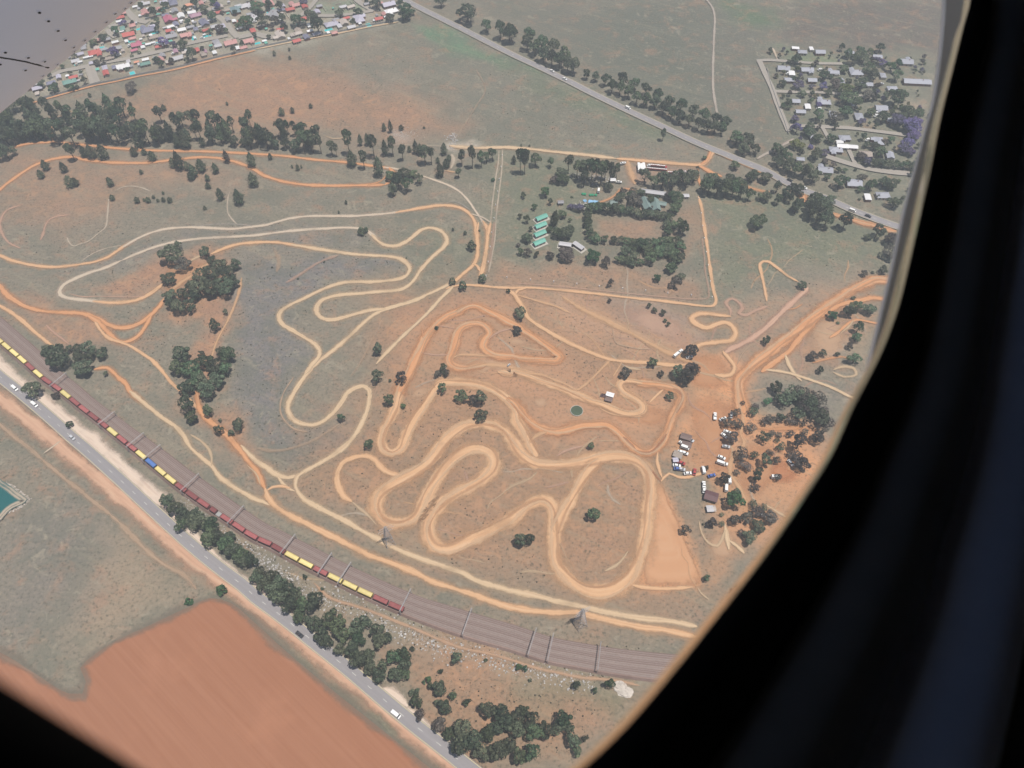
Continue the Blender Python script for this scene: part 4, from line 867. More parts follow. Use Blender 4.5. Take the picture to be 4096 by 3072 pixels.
ss = [len_of(p) for p, k in wl]
# even the coupling pitch out between neighbours
for it in range(30):
    s2 = ss[:]
    for i in range(1, len(ss) - 1): s2[i] = ss[i] + .5 * ((ss[i - 1] + ss[i + 1]) / 2 - ss[i]) * .6
    ss = s2
KN = {'y': ('yellow', 'freight wagon with a pale yellow cover coupled in the goods train'), 'm': ('maroon', 'open maroon freight wagon loaded level coupled in the goods train'), 'b': ('blue', 'the one blue covered freight wagon in the goods train'), 's': ('maroon', 'short maroon wagon with a bare grey deck at one end')}
for i, (p, k) in enumerate(wl):
    pitch = ((ss[i + 1] - ss[i - 1]) / 2) if 0 < i < len(ss) - 1 else (ss[1] - ss[0] if i == 0 else ss[-1] - ss[-2])
    q, rz = at_len(ss[i]); kk, lab = KN[k]
    fx = max(.7, min(1.25, pitch / 11.4))
    wg = thing('freight_wagon', lab, 'wagon', (q.x, q.y, ZR + .2), rz, None if k in 'bs' else '%s wagons of the goods train' % kk, (fx, 1.08, 1.05))
    body, ld = WM[kk]
    o = link('body', body, wg); l = link('cover' if k in 'yb' else 'load', ld, wg)
    if k == 's':
        o.scale = (.55, 1, 1); l.scale = (.55, 1, 1); o.location = l.location = (-1.6, 0, 0)
        MB().box(1.4, 4.9, -1.4, 1.4, 1.28, 1.6).obj('deck', 'wagon_grey', wg)
    link('underframe', WM['frame'], wg)
    for s_ in (-1, 1):
        bg_ = link('bogie', WM['bogie'], wg, (s_ * 3.4, 0, 0))
        for s2 in (-.9, .9): link('wheelset', WM['wheel'], bg_, (s2, 0, 0))
# ------------------------------------------------------------------ buildings
def gdir(s):
    a, b = gp(s); return math.atan2(b.y - a.y, b.x - a.x)

def gable(mb, x0, x1, y0, y1, z, rise, ov=.5, hip=0.0, th=.18):
    """roof with its ridge along x"""
    x0 -= ov; x1 += ov; y0 -= ov; y1 += ov; ym = (y0 + y1) / 2; h = min(hip, (x1 - x0) / 2 - .05)
    for dz, flip in ((0, False), (-th, True)):
        vs = [(x0, y0, z + dz), (x1, y0, z + dz), (x1, y1, z + dz), (x0, y1, z + dz), (x0 + h, ym, z + rise + dz), (x1 - h, ym, z + rise + dz)]
        fs = [(0, 1, 5, 4), (2, 3, 4, 5), (1, 2, 5), (3, 0, 4)]
        mb.add(vs, [tuple(reversed(f)) for f in fs] if flip else fs)
    mb.add([(x0, y0, z - th), (x1, y0, z - th), (x1, y1, z - th), (x0, y1, z - th), (x0, y0, z), (x1, y0, z), (x1, y1, z), (x0, y1, z)], [(0, 1, 5, 4), (1, 2, 6, 5), (2, 3, 7, 6), (3, 0, 4, 7)])

def house(x, y, wpx, k, roof, base_rot, label, group, rs, big=1.0, name='house', cat='house'):
    sc, dep = scale_at(x, y); L = max(3.6, wpx * k / sc * big); hh = 3.0 if L > 6 else 2.3
    g = G(x, y, hh * .9); D = L * rs.uniform(.55, .75) if L < 26 else 9.0
    rz = base_rot + rs.choice([0, 0, math.pi / 2]) * (1 if L < 18 else 0) + rs.uniform(-.07, .07)
    t = thing(name, label, cat, (g.x, g.y, 0), rz, group)
    wall = MB(); rf = MB(); x0, x1, y0, y1 = -L / 2, L / 2, -D / 2, D / 2
    wall.box(x0, x1, y0, y1, 0, hh)
    flat = roof in ('white', 'palegrey') and L < 9
    if flat:
        gable(rf, x0, x1, y0, y1, hh + .02, .35, .3)
    else:
        gable(rf, x0, x1, y0, y1, hh + .02, D * .24, .5, rs.choice([0, 0, D * .45]))
    wing = L > 11 and L < 26 and rs.random() < .65
    t['label'] = t['label'].replace('house', ('L-shaped ' if wing else '') + ('large ' if L > 15 else 'small ' if L < 9 else '') + 'house', 1) if L < 26 else t['label']
    if group and 'house' in t['label']: t['group'] = t['group'] + (' with a wing' if wing else '') + (', large' if L > 15 else ', small' if L < 9 else '')
    if wing:
        wx = rs.choice([x0 + L * .25, x1 - L * .25]); wd = L * .34; s_ = rs.choice([-1, 1]); ext = D * rs.uniform(.3, .55)
        ya, yb = (y0 - ext, y0 + .2) if s_ < 0 else (y1 - .2, y1 + ext)
        wall.box(wx - wd / 2, wx + wd / 2, ya, yb, 0, hh - .06)
        # wing roof: ridge along y, running into the main roof
        rm = MB(); gable(rm, min(ya, yb), max(ya, yb) if s_ > 0 else 0, -wd / 2, wd / 2, hh - .03, wd * .26, .35) if s_ < 0 else gable(rm, 0, yb, -wd / 2, wd / 2, hh - .03, wd * .26, .35)
        rf.add([(wx - q[1], q[0], q[2]) for q in rm.v], rm.f)
    wall.obj('wall', rs.choice(['wall_cream', 'wall_cream', 'wall_brick']) if L > 6 else 'wall_grey', t)
    r_ = rf.obj('roof', 'roof_' + roof, t)
    if L > 12 and not flat: MB().box(L * .18, L * .18 + .7, -.9, -.2, hh + .3, hh + D * .24 + .9).obj('chimney', 'wall_brick', r_)
    if L > 8:
        wn = MB().box(-.8, .8, -.06, .06, 0, 1.2).mesh('window', 'glass_dark') if 'wn' not in WCACHE else WCACHE['wn']; WCACHE['wn'] = wn
        dr = MB().box(-.5, .5, -.06, .06, 0, 2.05).mesh('door', 'roof_brown') if 'dr' not in WCACHE else WCACHE['dr']; WCACHE['dr'] = dr
        for fx in (-.32, .3): link('window', wn, t, (L * fx, y0 - .03, 1.0))
        link('door', dr, t, (0, y0 - .03, 0))
    HOUSES.append((g.x, g.y, max(L, D) * .55))
    return t
WCACHE = {}; HOUSES = []
rs = random.Random(77)
ROT_S = gdir('R2 500,1020 1560,760'); ROT_V = gdir('T30 200,538 640,556')
SUB = [('R2', 'red 490,590,200 pink 780,210,170 palegrey 780,60,150 white 610,110,90 orange 1540,80,130 magenta 1180,330,200 white 1400,270,150 mauve 1650,260,190 bluegrey 1800,390,210 bluegrey 830,510,240 white 1410,510,140 pink 1480,600,190 grey 1230,620,190 tan 920,640,150 magenta 630,770,170 magenta 590,865,110 white 830,760,90 white 740,810,90 white 455,710,80 pink 560,660,110 grey 290,830,160 white 400,1140,220 palegrey 490,1060,90 green 780,1100,170 orange 630,1070,80 red 100,1260,150 palegrey 1340,1000,170 beige 1190,1060,110 red 1670,860,120 white 1980,905,110 grey 2010,730,170 palegrey 2040,790,130 red 1830,520,120 pink 1010,150,100 bluegrey 1260,40,200 lilac 1100,30,120'),
       ('R1', 'red 1640,900,210 green 1200,1410,220 bluegrey 880,1430,140 white 1560,970,80 lilac 1380,930,120 lilac 640,1520,150 pink 1680,690,110 beige 640,1610,90'),
       ('R3', 'teal 110,110,150 pink 480,30,160 red 720,100,100 pink 780,55,90 red 190,235,100 pink 60,470,140 pink 260,450,120 beige 610,385,150 beige 745,390,60 beige 810,365,90 white 435,450,50 grey 540,165,150 palegrey 300,205,120 lilac 1180,265,160 palegrey 1265,285,90 beige 1315,245,110 lilac 1480,205,170 red 1700,205,95 white 1660,220,50 lilac 1810,45,150 white 1840,120,150 white 940,340,70 white 100,230,60 pink 1760,155,70 palegrey 230,60,130')]
for reg, s in SUB:
    ox, oy, k = REG[reg]; toks = s.split()
    for a, b in zip(toks[::2], toks[1::2]):
        x, y, wpx = [float(q) for q in b.split(',')]
        if reg == 'R1': wpx *= 1.0
        small = wpx * k < 22
        house(ox + x * k, oy + y * k, wpx, k, a, ROT_S, ('small %s-roofed outbuilding in a yard of the crowded suburb' if small else '%s-roofed house in the crowded suburb beside the boundary wall') % a.replace('palegrey', 'pale grey').replace('bluegrey', 'blue-grey'), '%s roofs of the suburb' % a, rs, name='outbuilding' if small else 'house', cat='shed' if small else 'house', big=.8)
VIL = [('R4', 'slate 475,95,100 slate 720,95,110 white 380,40,80 white 600,50,70 slate 1150,105,80 slate 1510,160,100 slate 1910,230,140 slate 215,320,140 slate 540,340,140 white 330,390,90 slate 905,375,120 slate 1220,380,140 slate 1590,420,90 slate 290,480,110 slate 610,485,100 slate 1010,510,110 slate 1370,545,120 slate 1720,600,110 slate 2060,505,300 slate 380,775,100 slate 775,790,150 slate 1180,810,90 white 550,850,100 slate 450,920,110 slate 900,960,130 slate 1260,990,130 slate 1565,870,130 slate 1700,1035,100 slate 650,1270,110'),
       ('R5', 'slate 1060,245,130 white 990,300,80 white 1030,360,130 white 1170,370,110 slate 940,410,150 tan 1345,470,140 slate 1530,290,140 slate 1690,490,110 slate 450,540,90 slate 790,690,170 slate 1190,870,170 white 1380,1065,110 slate 1590,1040,150')]
for reg, s in VIL:
    ox, oy, k = REG[reg]; toks = s.split()
    for a, b in zip(toks[::2], toks[1::2]):
        x, y, wpx = [float(q) for q in b.split(',')]
        lab = {'slate': 'grey-roofed house among the trees of the walled village', 'white': 'white-roofed outbuilding among the trees of the village', 'tan': 'tan-roofed house with a steep roof beside the village lane'}[a]
        if wpx == 300: lab = 'very long grey-roofed shed at the edge of the village'
        house(ox + x * k, oy + y * k, wpx, k, a, ROT_V, lab, None if wpx == 300 or a == 'tan' else '%s roofs of the village' % a, rs)

# small sheds and walls cluttering the suburb yards
def in_poly(p, poly):
    c = False; n = len(poly)
    for i in range(n):
        a, b = poly[i], poly[(i + 1) % n]
        if (a.y > p.y) != (b.y > p.y) and p.x < (b.x - a.x) * (p.y - a.y) / (b.y - a.y) + a.x: c = not c
    return c
SUBP = gp('V 40,200 130,140 290,5 870,5 870,35 720,75 600,95 420,120 250,155 90,200')
def clear(p, r):
    return all((p.x - h[0]) ** 2 + (p.y - h[1]) ** 2 > (h[2] + r) ** 2 for h in HOUSES) and all(min((Vector((p.x, p.y)) - q).length for q in rp[::2]) > 6 for rp in ROADPTS[2:12])
xs_ = [p.x for p in SUBP]; ys_ = [p.y for p in SUBP]; cnt = 0; tries = 0
while cnt < 85 and tries < 12000:      # the small houses squeezed between the larger ones
    tries += 1
    p = Vector((rs.uniform(min(xs_), max(xs_)), rs.uniform(min(ys_), max(ys_)), 0))
    if not in_poly(p, SUBP) or not clear(p, 3.8): continue
    d = p - CP; f_ = d.dot(CF); px = 2048 + FPX * d.x / f_; py = 1536 - FPX * d.dot(CU) / f_
    a = rs.choice(['red', 'pink', 'grey', 'palegrey', 'white', 'lilac', 'beige', 'bluegrey', 'mauve', 'green', 'tan']); sc_, _ = scale_at(px, py)
    house(px, py, rs.uniform(6.5, 9.5) * sc_, 1.0, a, ROT_S, 'cramped %s-roofed house squeezed between larger suburb plots' % a.replace('palegrey', 'pale grey').replace('bluegrey', 'blue-grey'), 'cramped %s roofs of the suburb' % a, rs); cnt += 1
cnt = 0
YARD = []
while cnt < 85:
    p = Vector((rs.uniform(min(xs_), max(xs_)), rs.uniform(min(ys_), max(ys_)), 0))
    if not in_poly(p, SUBP) or not clear(p, .3): continue
    a, b, h = rs.uniform(2.5, 5), rs.uniform(2, 3.5), rs.uniform(2, 2.6); col = rs.choice(['white', 'white', 'palegrey', 'beige', 'grey', 'mint'])
    t = thing('garden_shed', 'small %s-roofed garden shed in a suburb yard' % col.replace('palegrey', 'pale grey'), 'shed', p, ROT_S + rs.choice([0, 1.57]), '%s garden sheds' % col)
    MB().box(-a / 2, a / 2, -b / 2, b / 2, 0, h).obj('wall', 'wall_grey', t); q = MB(); gable(q, -a / 2, a / 2, -b / 2, b / 2, h + .02, .4, .2); q.obj('roof', 'roof_' + col, t)
    HOUSES.append((p.x, p.y, 2.5)); cnt += 1
def wall_line(pts, h, label, group, name='boundary_wall', mat='wall_grey'):
    tg = tangents(pts); mb = MB(); n = len(pts); th = .15
    for i, p in enumerate(pts):
        nn = Vector((-tg[i].y, tg[i].x)) * th
        mb.v += [(p.x - nn.x, p.y - nn.y, 0), (p.x - nn.x, p.y - nn.y, h), (p.x + nn.x, p.y + nn.y, h), (p.x + nn.x, p.y + nn.y, 0)]
    for i in range(n - 1):
        for a in range(3): mb.f.append((i * 4 + a, i * 4 + a + 1, (i + 1) * 4 + a + 1, (i + 1) * 4 + a))
    mb.f += [(0, 1, 2, 3), ((n - 1) * 4 + 3, (n - 1) * 4 + 2, (n - 1) * 4 + 1, (n - 1) * 4)]
    return tag(mb.obj(name, mat), label, 'wall', group)
wall_line(resample(gp('T00 330,862 560,800 800,735 1000,695 1200,648 1450,600 1640,558 1900,492 2212,420 T10 300,355 700,280 1000,218 1230,180'), 5), 2.0, 'long grey boundary wall between the suburb and the open veld', None)
wall_line(resample(gp('R4 -20,330 40,560 90,700 150,880 220,1060 280,1240'), 5), 1.8, 'grey boundary wall along the village lane', None)
cnt = 0
while cnt < 34:
    p = Vector((rs.uniform(min(xs_), max(xs_)), rs.uniform(min(ys_), max(ys_)), 0))
    if not in_poly(p, SUBP) or not clear(p, 2.0): continue
    an = ROT_S + math.pi / 2 * (cnt % 3 != 0); L = rs.uniform(7, 15); d = Vector((math.cos(an), math.sin(an))) * L / 2; c2 = Vector((p.x, p.y))
    wall_line([c2 - d, c2 + d], 1.7, 'garden wall dividing two yards of the suburb', 'garden walls of the suburb', 'garden_wall', 'wall_cream'); cnt += 1
for i, p in enumerate(gp('R2 1100,165 940,567 1620,660 1850,620 1010,740 40,840 540,712 560,1270 690,500 R1 1320,1100 R3 360,480 1590,280 1145,330 490,150')):
    a, b = rs.uniform(3.5, 5), rs.uniform(2, 2.8)
    t = thing('swimming_pool', 'small turquoise swimming pool in a suburb yard', 'pool', p, ROT_S + rs.choice([0, 1.57]), 'swimming pools of the suburb')
    fr = MB()
    for q in ((-a - .5, a + .5, -b - .5, -b), (-a - .5, a + .5, b, b + .5), (-a - .5, -a, -b, b), (a, a + .5, -b, b)): fr.box(q[0], q[1], q[2], q[3], 0, .22 + LAYER[0] * 0)
    fr.obj('coping', 'concrete', t); MB().box(-a, a, -b, b, .0, .17).obj('water', 'water_pool', t)

# long blocks of the compound
def block(s, L, D, roof, label, group, ang, walls='wall_grey', rise=1.5, apron=True, hh=3.0):
    p = parse(s)[0]; g = G(p[0], p[1], hh)
    t = thing('barrack_block', label, 'building', (g.x, g.y, 0), ang, group)
    if apron: MB().box(-L / 2 - 2, L / 2 + 2, -D / 2 - 2, D / 2 + 2, 0, .3).obj('apron', 'concrete', t)
    MB().box(-L / 2, L / 2, -D / 2, D / 2, .3, hh).obj('wall', walls, t)
    q = MB(); gable(q, -L / 2, L / 2, -D / 2, D / 2, hh + .02, rise, .6); r_ = q.obj('roof', 'roof_' + roof, t)
    MB().box(-L / 2 - .6, L / 2 + .6, -.25, .25, hh + rise - .02, hh + rise + .14).obj('ridge_cap', 'roof_' + roof, r_)
    n = max(3, int(L / 4)); wm = MB().box(-.7, .7, -.05, .05, 0, 1.2).mesh('window', 'glass_dark'); dm = MB().box(-.5, .5, -.05, .05, 0, 2.0).mesh('door', 'roof_brown')
    for i in range(n):
        x = -L / 2 + (i + .5) * L / n
        if i == n // 2: link('door', dm, t, (x, -D / 2 - .04, .3))
        else: link('window', wm, t, (x, -D / 2 - .04, 1.2))
    for i in range(n): link('window', wm, t, (-L / 2 + (i + .5) * L / n, D / 2 + .04, 1.2))
    HOUSES.append((g.x, g.y, L * .5)); return t
AG = gdir('RC 280,735 390,690')
for i, (s, nth) in enumerate((('RC 340,715', 'furthest from the white blocks'), ('RC 330,805', 'second from the field hedge side'), ('RC 322,900', 'third in its row'), ('RC 315,1000', 'nearest the white blocks'))):
    block(s, 10.6, 4.3, 'mint', 'mint-green roofed block on a pale apron in a row of four', 'mint-roofed blocks in a row', AG)
block('RC 615,1025', 10, 3.8, 'palegrey', 'pale-roofed long block beside the round clump of trees', None, gdir('RC 560,1020 670,1035'), 'roof_brown', .6)
block('RC 768,1040', 10.5, 3.6, 'palegrey', 'pale-roofed long block standing askew by the field hedge', None, gdir('RC 720,1010 815,1075'), 'roof_brown', .6)
block('RC 1660,430', 30, 4.6, 'palegrey', 'very long pale-roofed hall behind the hedge trees', None, gdir('RC 1480,405 1820,450'), 'wall_cream', 1.6, False, 4)
block('RC 1545,560', 15, 7, 'verdigris', 'steep grey-green roofed hall beside the hedged field', None, gdir('RC 1500,480 1580,640'), 'wall_cream', 2.8, False, 3.4)
block('RC 1655,575', 15, 7, 'verdigris', 'grey-green roofed hall with a low wing to one side', None, gdir('RC 1640,480 1680,650'), 'wall_cream', 2.8, False, 3.4)
block('RC 1170,545', 6, 5, 'verdigris', 'small grey-green roofed hut half hidden by hedge trees', None, .1, 'wall_cream', 2.0, False)
block('RC 1480,545', 5, 4, 'white', 'bright white roofed annex between the grey-green halls', None, .2, 'wall_cream', .6, False, 3.4)
block('RC 1720,555', 9, 4.5, 'verdigris', 'low grey-green roofed wing beside the steep hall', None, gdir('RC 1680,550 1770,565'), 'wall_cream', 1.2, False)
block('RC 2005,465', 5, 3.6, 'palegrey', 'small pale-roofed gatehouse near the perimeter fence', None, 0, 'wall_cream', .7, False)
block('RC 562,540', 4.6, 3.2, 'grey', 'small grey-roofed hut on the green lawn', None, .1, 'wall_grey', .6, False)
block('RC 1163,283', 4.5, 3.4, 'white', 'white-roofed hut at the edge of the gum trees', None, 0, 'wall_cream', .5, False)
block('RB 540,1062', 8.2, 6.4, 'maroon', 'maroon-roofed clubhouse beside the orange parking area', None, gdir('RB 500,1010 600,1040'), 'roof_brown', 1.6, False, 3.4)
block('RB 262,405', 7, 4, 'brown', 'brown flat-roofed shelter in front of parked cars', None, gdir('RB 215,390 310,420'), 'roof_brown', .6, False)
block('RB 268,490', 6, 4, 'brown', 'small brown shelter squeezed between parked cars', None, gdir('RB 220,480 310,500'), 'roof_brown', .6, False)
block('RB 170,600', 5.6, 4.6, 'tan', 'tan canvas shelter beside the parked cars', None, gdir('RB 130,580 210,610'), 'roof_brown', .5, False, 2.5)
block('RB 145,660', 3, 2.6, 'lilac', 'pale lilac gazebo roof beside the parked cars', None, .1, 'roof_brown', .5, False, 2.4)
block('RA 1130,338', 5, 2.8, 'white', 'white-roofed timekeeping hut in the middle of the course', None, gdir('RA 1095,330 1165,350'), 'roof_brown', .5, False, 2.8)
block('RA 1115,392', 4.6, 3.0, 'brown', 'dark brown lean-to behind the white-roofed hut', None, gdir('RA 1085,380 1160,400'), 'roof_brown', .5, False, 2.2)
block('RA 1060,350', 4, 1.4, 'maroon', 'low dark trailer bed beside the white-roofed hut', None, gdir('RA 1020,345 1085,355'), 'roof_brown', .3, False, 1.3)
block('RB 525,1200', 3.6, 3.8, 'palegrey', 'pale square pump house with a small annex', None, 0.05, 'wall_grey', .4, False, 2.6)
block('RB 567,1200', 1.8, 3.4, 'beige', 'beige annex joined to the pale pump house', None, 0.05, 'wall_grey', .4, False, 2.2)
# tanks, tarpaulins
for i, p in enumerate(gp('RC 815,458 838,460 900,470 928,470 965,470')):
    t = thing('water_tank', 'round green plastic water tank standing on the lawn', 'tank', p, 0, 'green water tanks')
    MB().tube((0, 0, 0), (0, 0, 1.6), 1.3, 1.3, 16).obj('barrel', 'tank_green', t, True); MB().tube((0, 0, 1.6), (0, 0, 2.1), 1.3, .4, 16).obj('dome', 'tank_green', t); MB().tube((0, 0, 2.1), (0, 0, 2.25), .3, .3, 10).obj('lid', 'tank_green', t)
for s, a, b, an in (('RC 935,545', 4.6, 2.2, -.2), ('RC 840,535', 1.6, 1.8, .4)):
    p = gp(s)[0]; m_ = MB(); nx = 8
    for i in range(nx + 1):
        for j in range(5): m_.v.append((-a + 2 * a * i / nx, -b + 2 * b * j / 4, .5 + rs.uniform(0, .9)))
    m_.f = [(i * 5 + j, (i + 1) * 5 + j, (i + 1) * 5 + j + 1, i * 5 + j + 1) for i in range(nx) for j in range(4)]
    o = m_.obj('tarpaulin', 'tarp_blue'); o.location = p; o.rotation_euler = (0, 0, an)
    tag(o, 'crumpled %s pale blue tarpaulin beside the hedged field' % ('large' if a > 3 else 'small'), 'tarpaulin')

# ------------------------------------------------------------------ vehicles
def car_parts(kind):
    P_ = {}
    b = MB(); g = MB(); rf = MB()
    def frustum(m_, x0, x1, xa, xb, y, ya, z0, z1): m_.add([(x0, -y, z0), (x1, -y, z0), (x1, y, z0), (x0, y, z0), (xa, -ya, z1), (xb, -ya, z1), (xb, ya, z1), (xa, ya, z1)], [(3, 2, 1, 0), (4, 5, 6, 7), (0, 1, 5, 4), (1, 2, 6, 5), (2, 3, 7, 6), (3, 0, 4, 7)])
    if kind == 'car':
        frustum(b, -2.2, 2.2, -2.25, 2.25, .88, .92, .28, .62); frustum(b, -2.25, 2.25, -2.1, 2.1, .92, .84, .62, .95)
        frustum(g, -1.7, 1.15, -1.2, .5, .82, .66, .95, 1.38); frustum(rf, -1.2, .5, -1.1, .4, .66, .62, 1.38, 1.46); wb, L = 1.35, 4.5
    elif kind == 'pickup':
        frustum(b, -2.6, 2.6, -2.6, 2.6, .9, .94, .35, .75); frustum(b, .2, 2.6, .2, 2.5, .94, .88, .75, 1.02); b.box(-2.6, -2.5, -.92, .92, .75, 1.1); b.box(-2.5, .2, -.93, -.85, .75, 1.1); b.box(-2.5, .2, .85, .93, .75, 1.1)
        frustum(g, -.5, 1.5, -.35, .9, .86, .72, 1.03, 1.5); frustum(rf, -.35, .9, -.3, .8, .72, .68, 1.5, 1.6); wb, L = 1.65, 5.2
    else:
        frustum(b, -2.5, 2.5, -2.5, 2.5, .92, .95, .3, .9); frustum(b, -2.5, 2.5, -2.45, 2.0, .95, .93, .9, 1.15)
        frustum(g, -2.44, 1.98, -2.35, 1.5, .91, .82, 1.15, 1.75); frustum(rf, -2.37, 1.52, -2.3, 1.4, .85, .78, 1.75, 1.95); wb, L = 1.55, 5.0
    wh = MB().tube((0, -.11, 0), (0, .11, 0), .33, .33, 12)
    return b, g, rf, wh, wb
CARM = {}
def car(x, y, kind, col, ang, label, group=None, z=0.0, s_=1.0):
    """ang: heading in the picture, degrees anticlockwise from the picture's right"""
    g = G(x, y, .6); a = R(ang); q = G(x + 10 * math.cos(a), y - 10 * math.sin(a), .6); rz = math.atan2(q.y - g.y, q.x - g.x)
    if kind not in CARM: CARM[kind] = car_parts(kind)
    b, gl, rf, wh, wb = CARM[kind]; key = (kind, col)
    if key not in CARM: CARM[key] = (b.mesh('body', 'car_' + col), gl.mesh('glasshouse', 'glass_dark'), rf.mesh('roof', 'car_' + col), wh.mesh('wheel', 'tyre'))
    m_ = CARM[key]
    t = thing({'car': 'car', 'pickup': 'pickup_truck', 'van': 'minibus'}[kind], label, {'car': 'car', 'pickup': 'pickup', 'van': 'minibus'}[kind], (g.x, g.y, LAYER[0]), rz, group, (s_, s_, s_))
    link('body', m_[0], t); link('windows', m_[1], t); link('roof', m_[2], t)
    for sx in (-1, 1):
        for sy in (-.82, .82): link('wheel', m_[3], t, (sx * wb, sy, .33))
    return t
def cars(s, default, group=None):
    reg = None
    for tok in s.split():
        if ',' not in tok: reg = REG[tok]; continue
        a = tok.split(','); x, y = reg[0] + float(a[0]) * reg[2], reg[1] + float(a[1]) * reg[2]
        kind = {'c': 'car', 'p': 'pickup', 'v': 'van'}[a[2][0]]; col = {'w': 'white', 's': 'silver', 'd': 'dark', 'b': 'blue', 'r': 'red'}[a[2][1]]
        car(x, y, kind, col, float(a[3]), default % (col + ' ' + {'car': 'car', 'pickup': 'pickup', 'van': 'minibus'}[kind]), '%s %s %s' % (col, kind, group), s_=1.28)
cars('T20 345,620,cw,-27 455,690,cw,-27 1000,942,vw,-25 T31 725,170,vw,-22 860,215,cd,-22 T30 310,1630,cw,-25 185,1565,cd,-25', '%s driving on the tree-lined upper road', 'on the upper road')
cars('T02 135,45,vw,-40 305,185,vw,-40 630,470,cs,-40 T13 380,510,cd,-40 1210,1200,vw,-38', '%s driving on the road beside the ploughed field', 'on the road beside the field')
cars('RB 577,190,pw,90 665,220,cw,20 757,178,cs,80 680,403,cw,-40 712,363,cw,-20 700,525,cs,-10 650,645,cw,-25 640,705,vw,-20 668,710,pw,-15 245,535,vw,-20 205,585,cw,-15 240,595,cw,-20 305,450,cs,-30 215,492,cw,-40 155,735,cw,-10 165,770,cb,-5 205,775,cs,-10 275,820,cw,5 205,705,cr,-20 350,805,cr,80 450,785,vw,100 540,845,cb,15 735,895,vw,95 700,980,vw,88 455,955,pw,95 455,1000,cw,92 1410,705,cs,-50 1245,860,vw,0 1090,1278,cw,-10', '%s parked on the orange dirt near the clubhouse', 'parked near the clubhouse')
cars('T21 1447,1390,pw,40 1418,1416,vw,40 1530,1435,cw,10', '%s parked under the big trees on the tan dirt', 'parked under the big trees')
cars('RC 1278,105,cw,10 1230,322,cw,-5 1585,130,cw,10 1770,160,cr,80 997,420,vw,80', '%s parked along the compound entrance', 'parked at the compound entrance')
cars('R2 1775,673,cw,-5 980,780,cs,15 520,800,cw,30 1240,230,cw,-10 1720,390,cw,-60 330,960,cw,10 1560,290,cs,10 1280,940,cw,10 R3 330,250,cw,10 560,200,cw,20 1120,280,cs,10 1400,230,cw,20', '%s standing in a yard of the suburb', 'in the suburb yards')
cars('R4 270,405,cw,20 710,350,cw,20 1500,950,cw,10 1485,990,cw,30 700,890,cw,10 950,420,cw,0 1560,550,cs,0 R5 1370,285,cw,30 710,740,cw,-15', '%s standing in a garden of the village', 'in the village gardens')
# a biker's pair of machines on the course
for i, p in enumerate(parse('RF 1850,735')):
    car(p[0], p[1], 'car', 'silver', 40, 'small silver car stopped on the orange course', s_=.7)
# buses
def bus(x, y, ang, label, group):
    g = G(x, y, 1.5); a = R(ang); q = G(x + 10 * math.cos(a), y - 10 * math.sin(a), 1.5); rz = math.atan2(q.y - g.y, q.x - g.x)
    t = thing('bus', label, 'bus', (g.x, g.y, LAYER[0]), rz, group)
    if 'b' not in BUSM:
        BUSM['b'] = [MB().box(-6, 6, -1.25, 1.25, .4, 1.7).mesh('body', 'car_white'), MB().box(-5.95, 5.95, -1.22, 1.22, 1.7, 2.6).mesh('windows', 'glass_dark'), MB().box(-6, 6, -1.25, 1.25, 2.6, 3.05).box(-3, -1.8, -.5, .5, 3.05, 3.25).box(2, 3.2, -.5, .5, 3.05, 3.25).mesh('roof', 'car_white'), MB().tube((0, -.15, 0), (0, .15, 0), .5, .5, 12).mesh('wheel', 'tyre')]
    for nm, me in zip(('body', 'windows', 'roof'), BUSM['b'][:3]): link(nm, me, t)
    for sx in (-3.6, 3.9):
        for sy in (-1.12, 1.12): link('wheel', BUSM['b'][3], t, (sx, sy, .5))
BUSM = {}
for i, s in enumerate(('RC 1460,155', 'RC 1491,164', 'RC 1519,155')):
    p = parse(s)[0]; bus(p[0], p[1], 95 if i == 0 else 100, 'white bus parked side by side with two others by the dirt road', 'white buses')
# rows of red crates with white lids
cm = MB().box(-.8, .8, -.75, .75, .25, 1.7).mesh('crate', 'trailer_red'); lm = MB().box(-.7, .7, -.5, .5, 1.7, 1.82).mesh('lid', 'white_paint')
for s, n, an in (('RC 1645,130', 5, -3), ('RC 1715,138', 5, -6), ('RC 1665,172', 12, -5), ('RC 1872,214', 8, -4), ('RC 1945,203', 6, 0), ('RC 1955,217', 6, 0), ('RC 1878,238', 4, -4)):
    p = parse(s)[0]; g = G(p[0], p[1], 1); a = R(an); q = G(p[0] + 10 * math.cos(a), p[1] - 10 * math.sin(a), 1); rz = math.atan2(q.y - g.y, q.x - g.x)
    lab = {'RC 1645,130': 'short trailer of red lidded crates beside the white buses', 'RC 1715,138': 'short trailer of red crates between the small white car and the red car', 'RC 1665,172': 'longest trailer of red lidded crates on the reddish yard', 'RC 1872,214': 'trailer of red lidded crates beside the paired short trailers', 'RC 1945,203': 'short trailer of red crates, the one of the pair next to the dirt road', 'RC 1955,217': 'short trailer of red crates, the one of the pair next to the gum trees', 'RC 1878,238': 'very short trailer of red crates half under the gum trees'}[s]
    t = thing('crate_trailer', lab, 'trailer', (g.x, g.y, LAYER[0]), rz)
    L = n * 1.7; MB().box(-L / 2, L / 2, -.9, .9, .12, .25).obj('deck', 'underframe', t)
    for i in range(n):
        c_ = link('crate', cm, t, (-L / 2 + (i + .5) * 1.7, 0, 0)); link('lid', lm, c_)

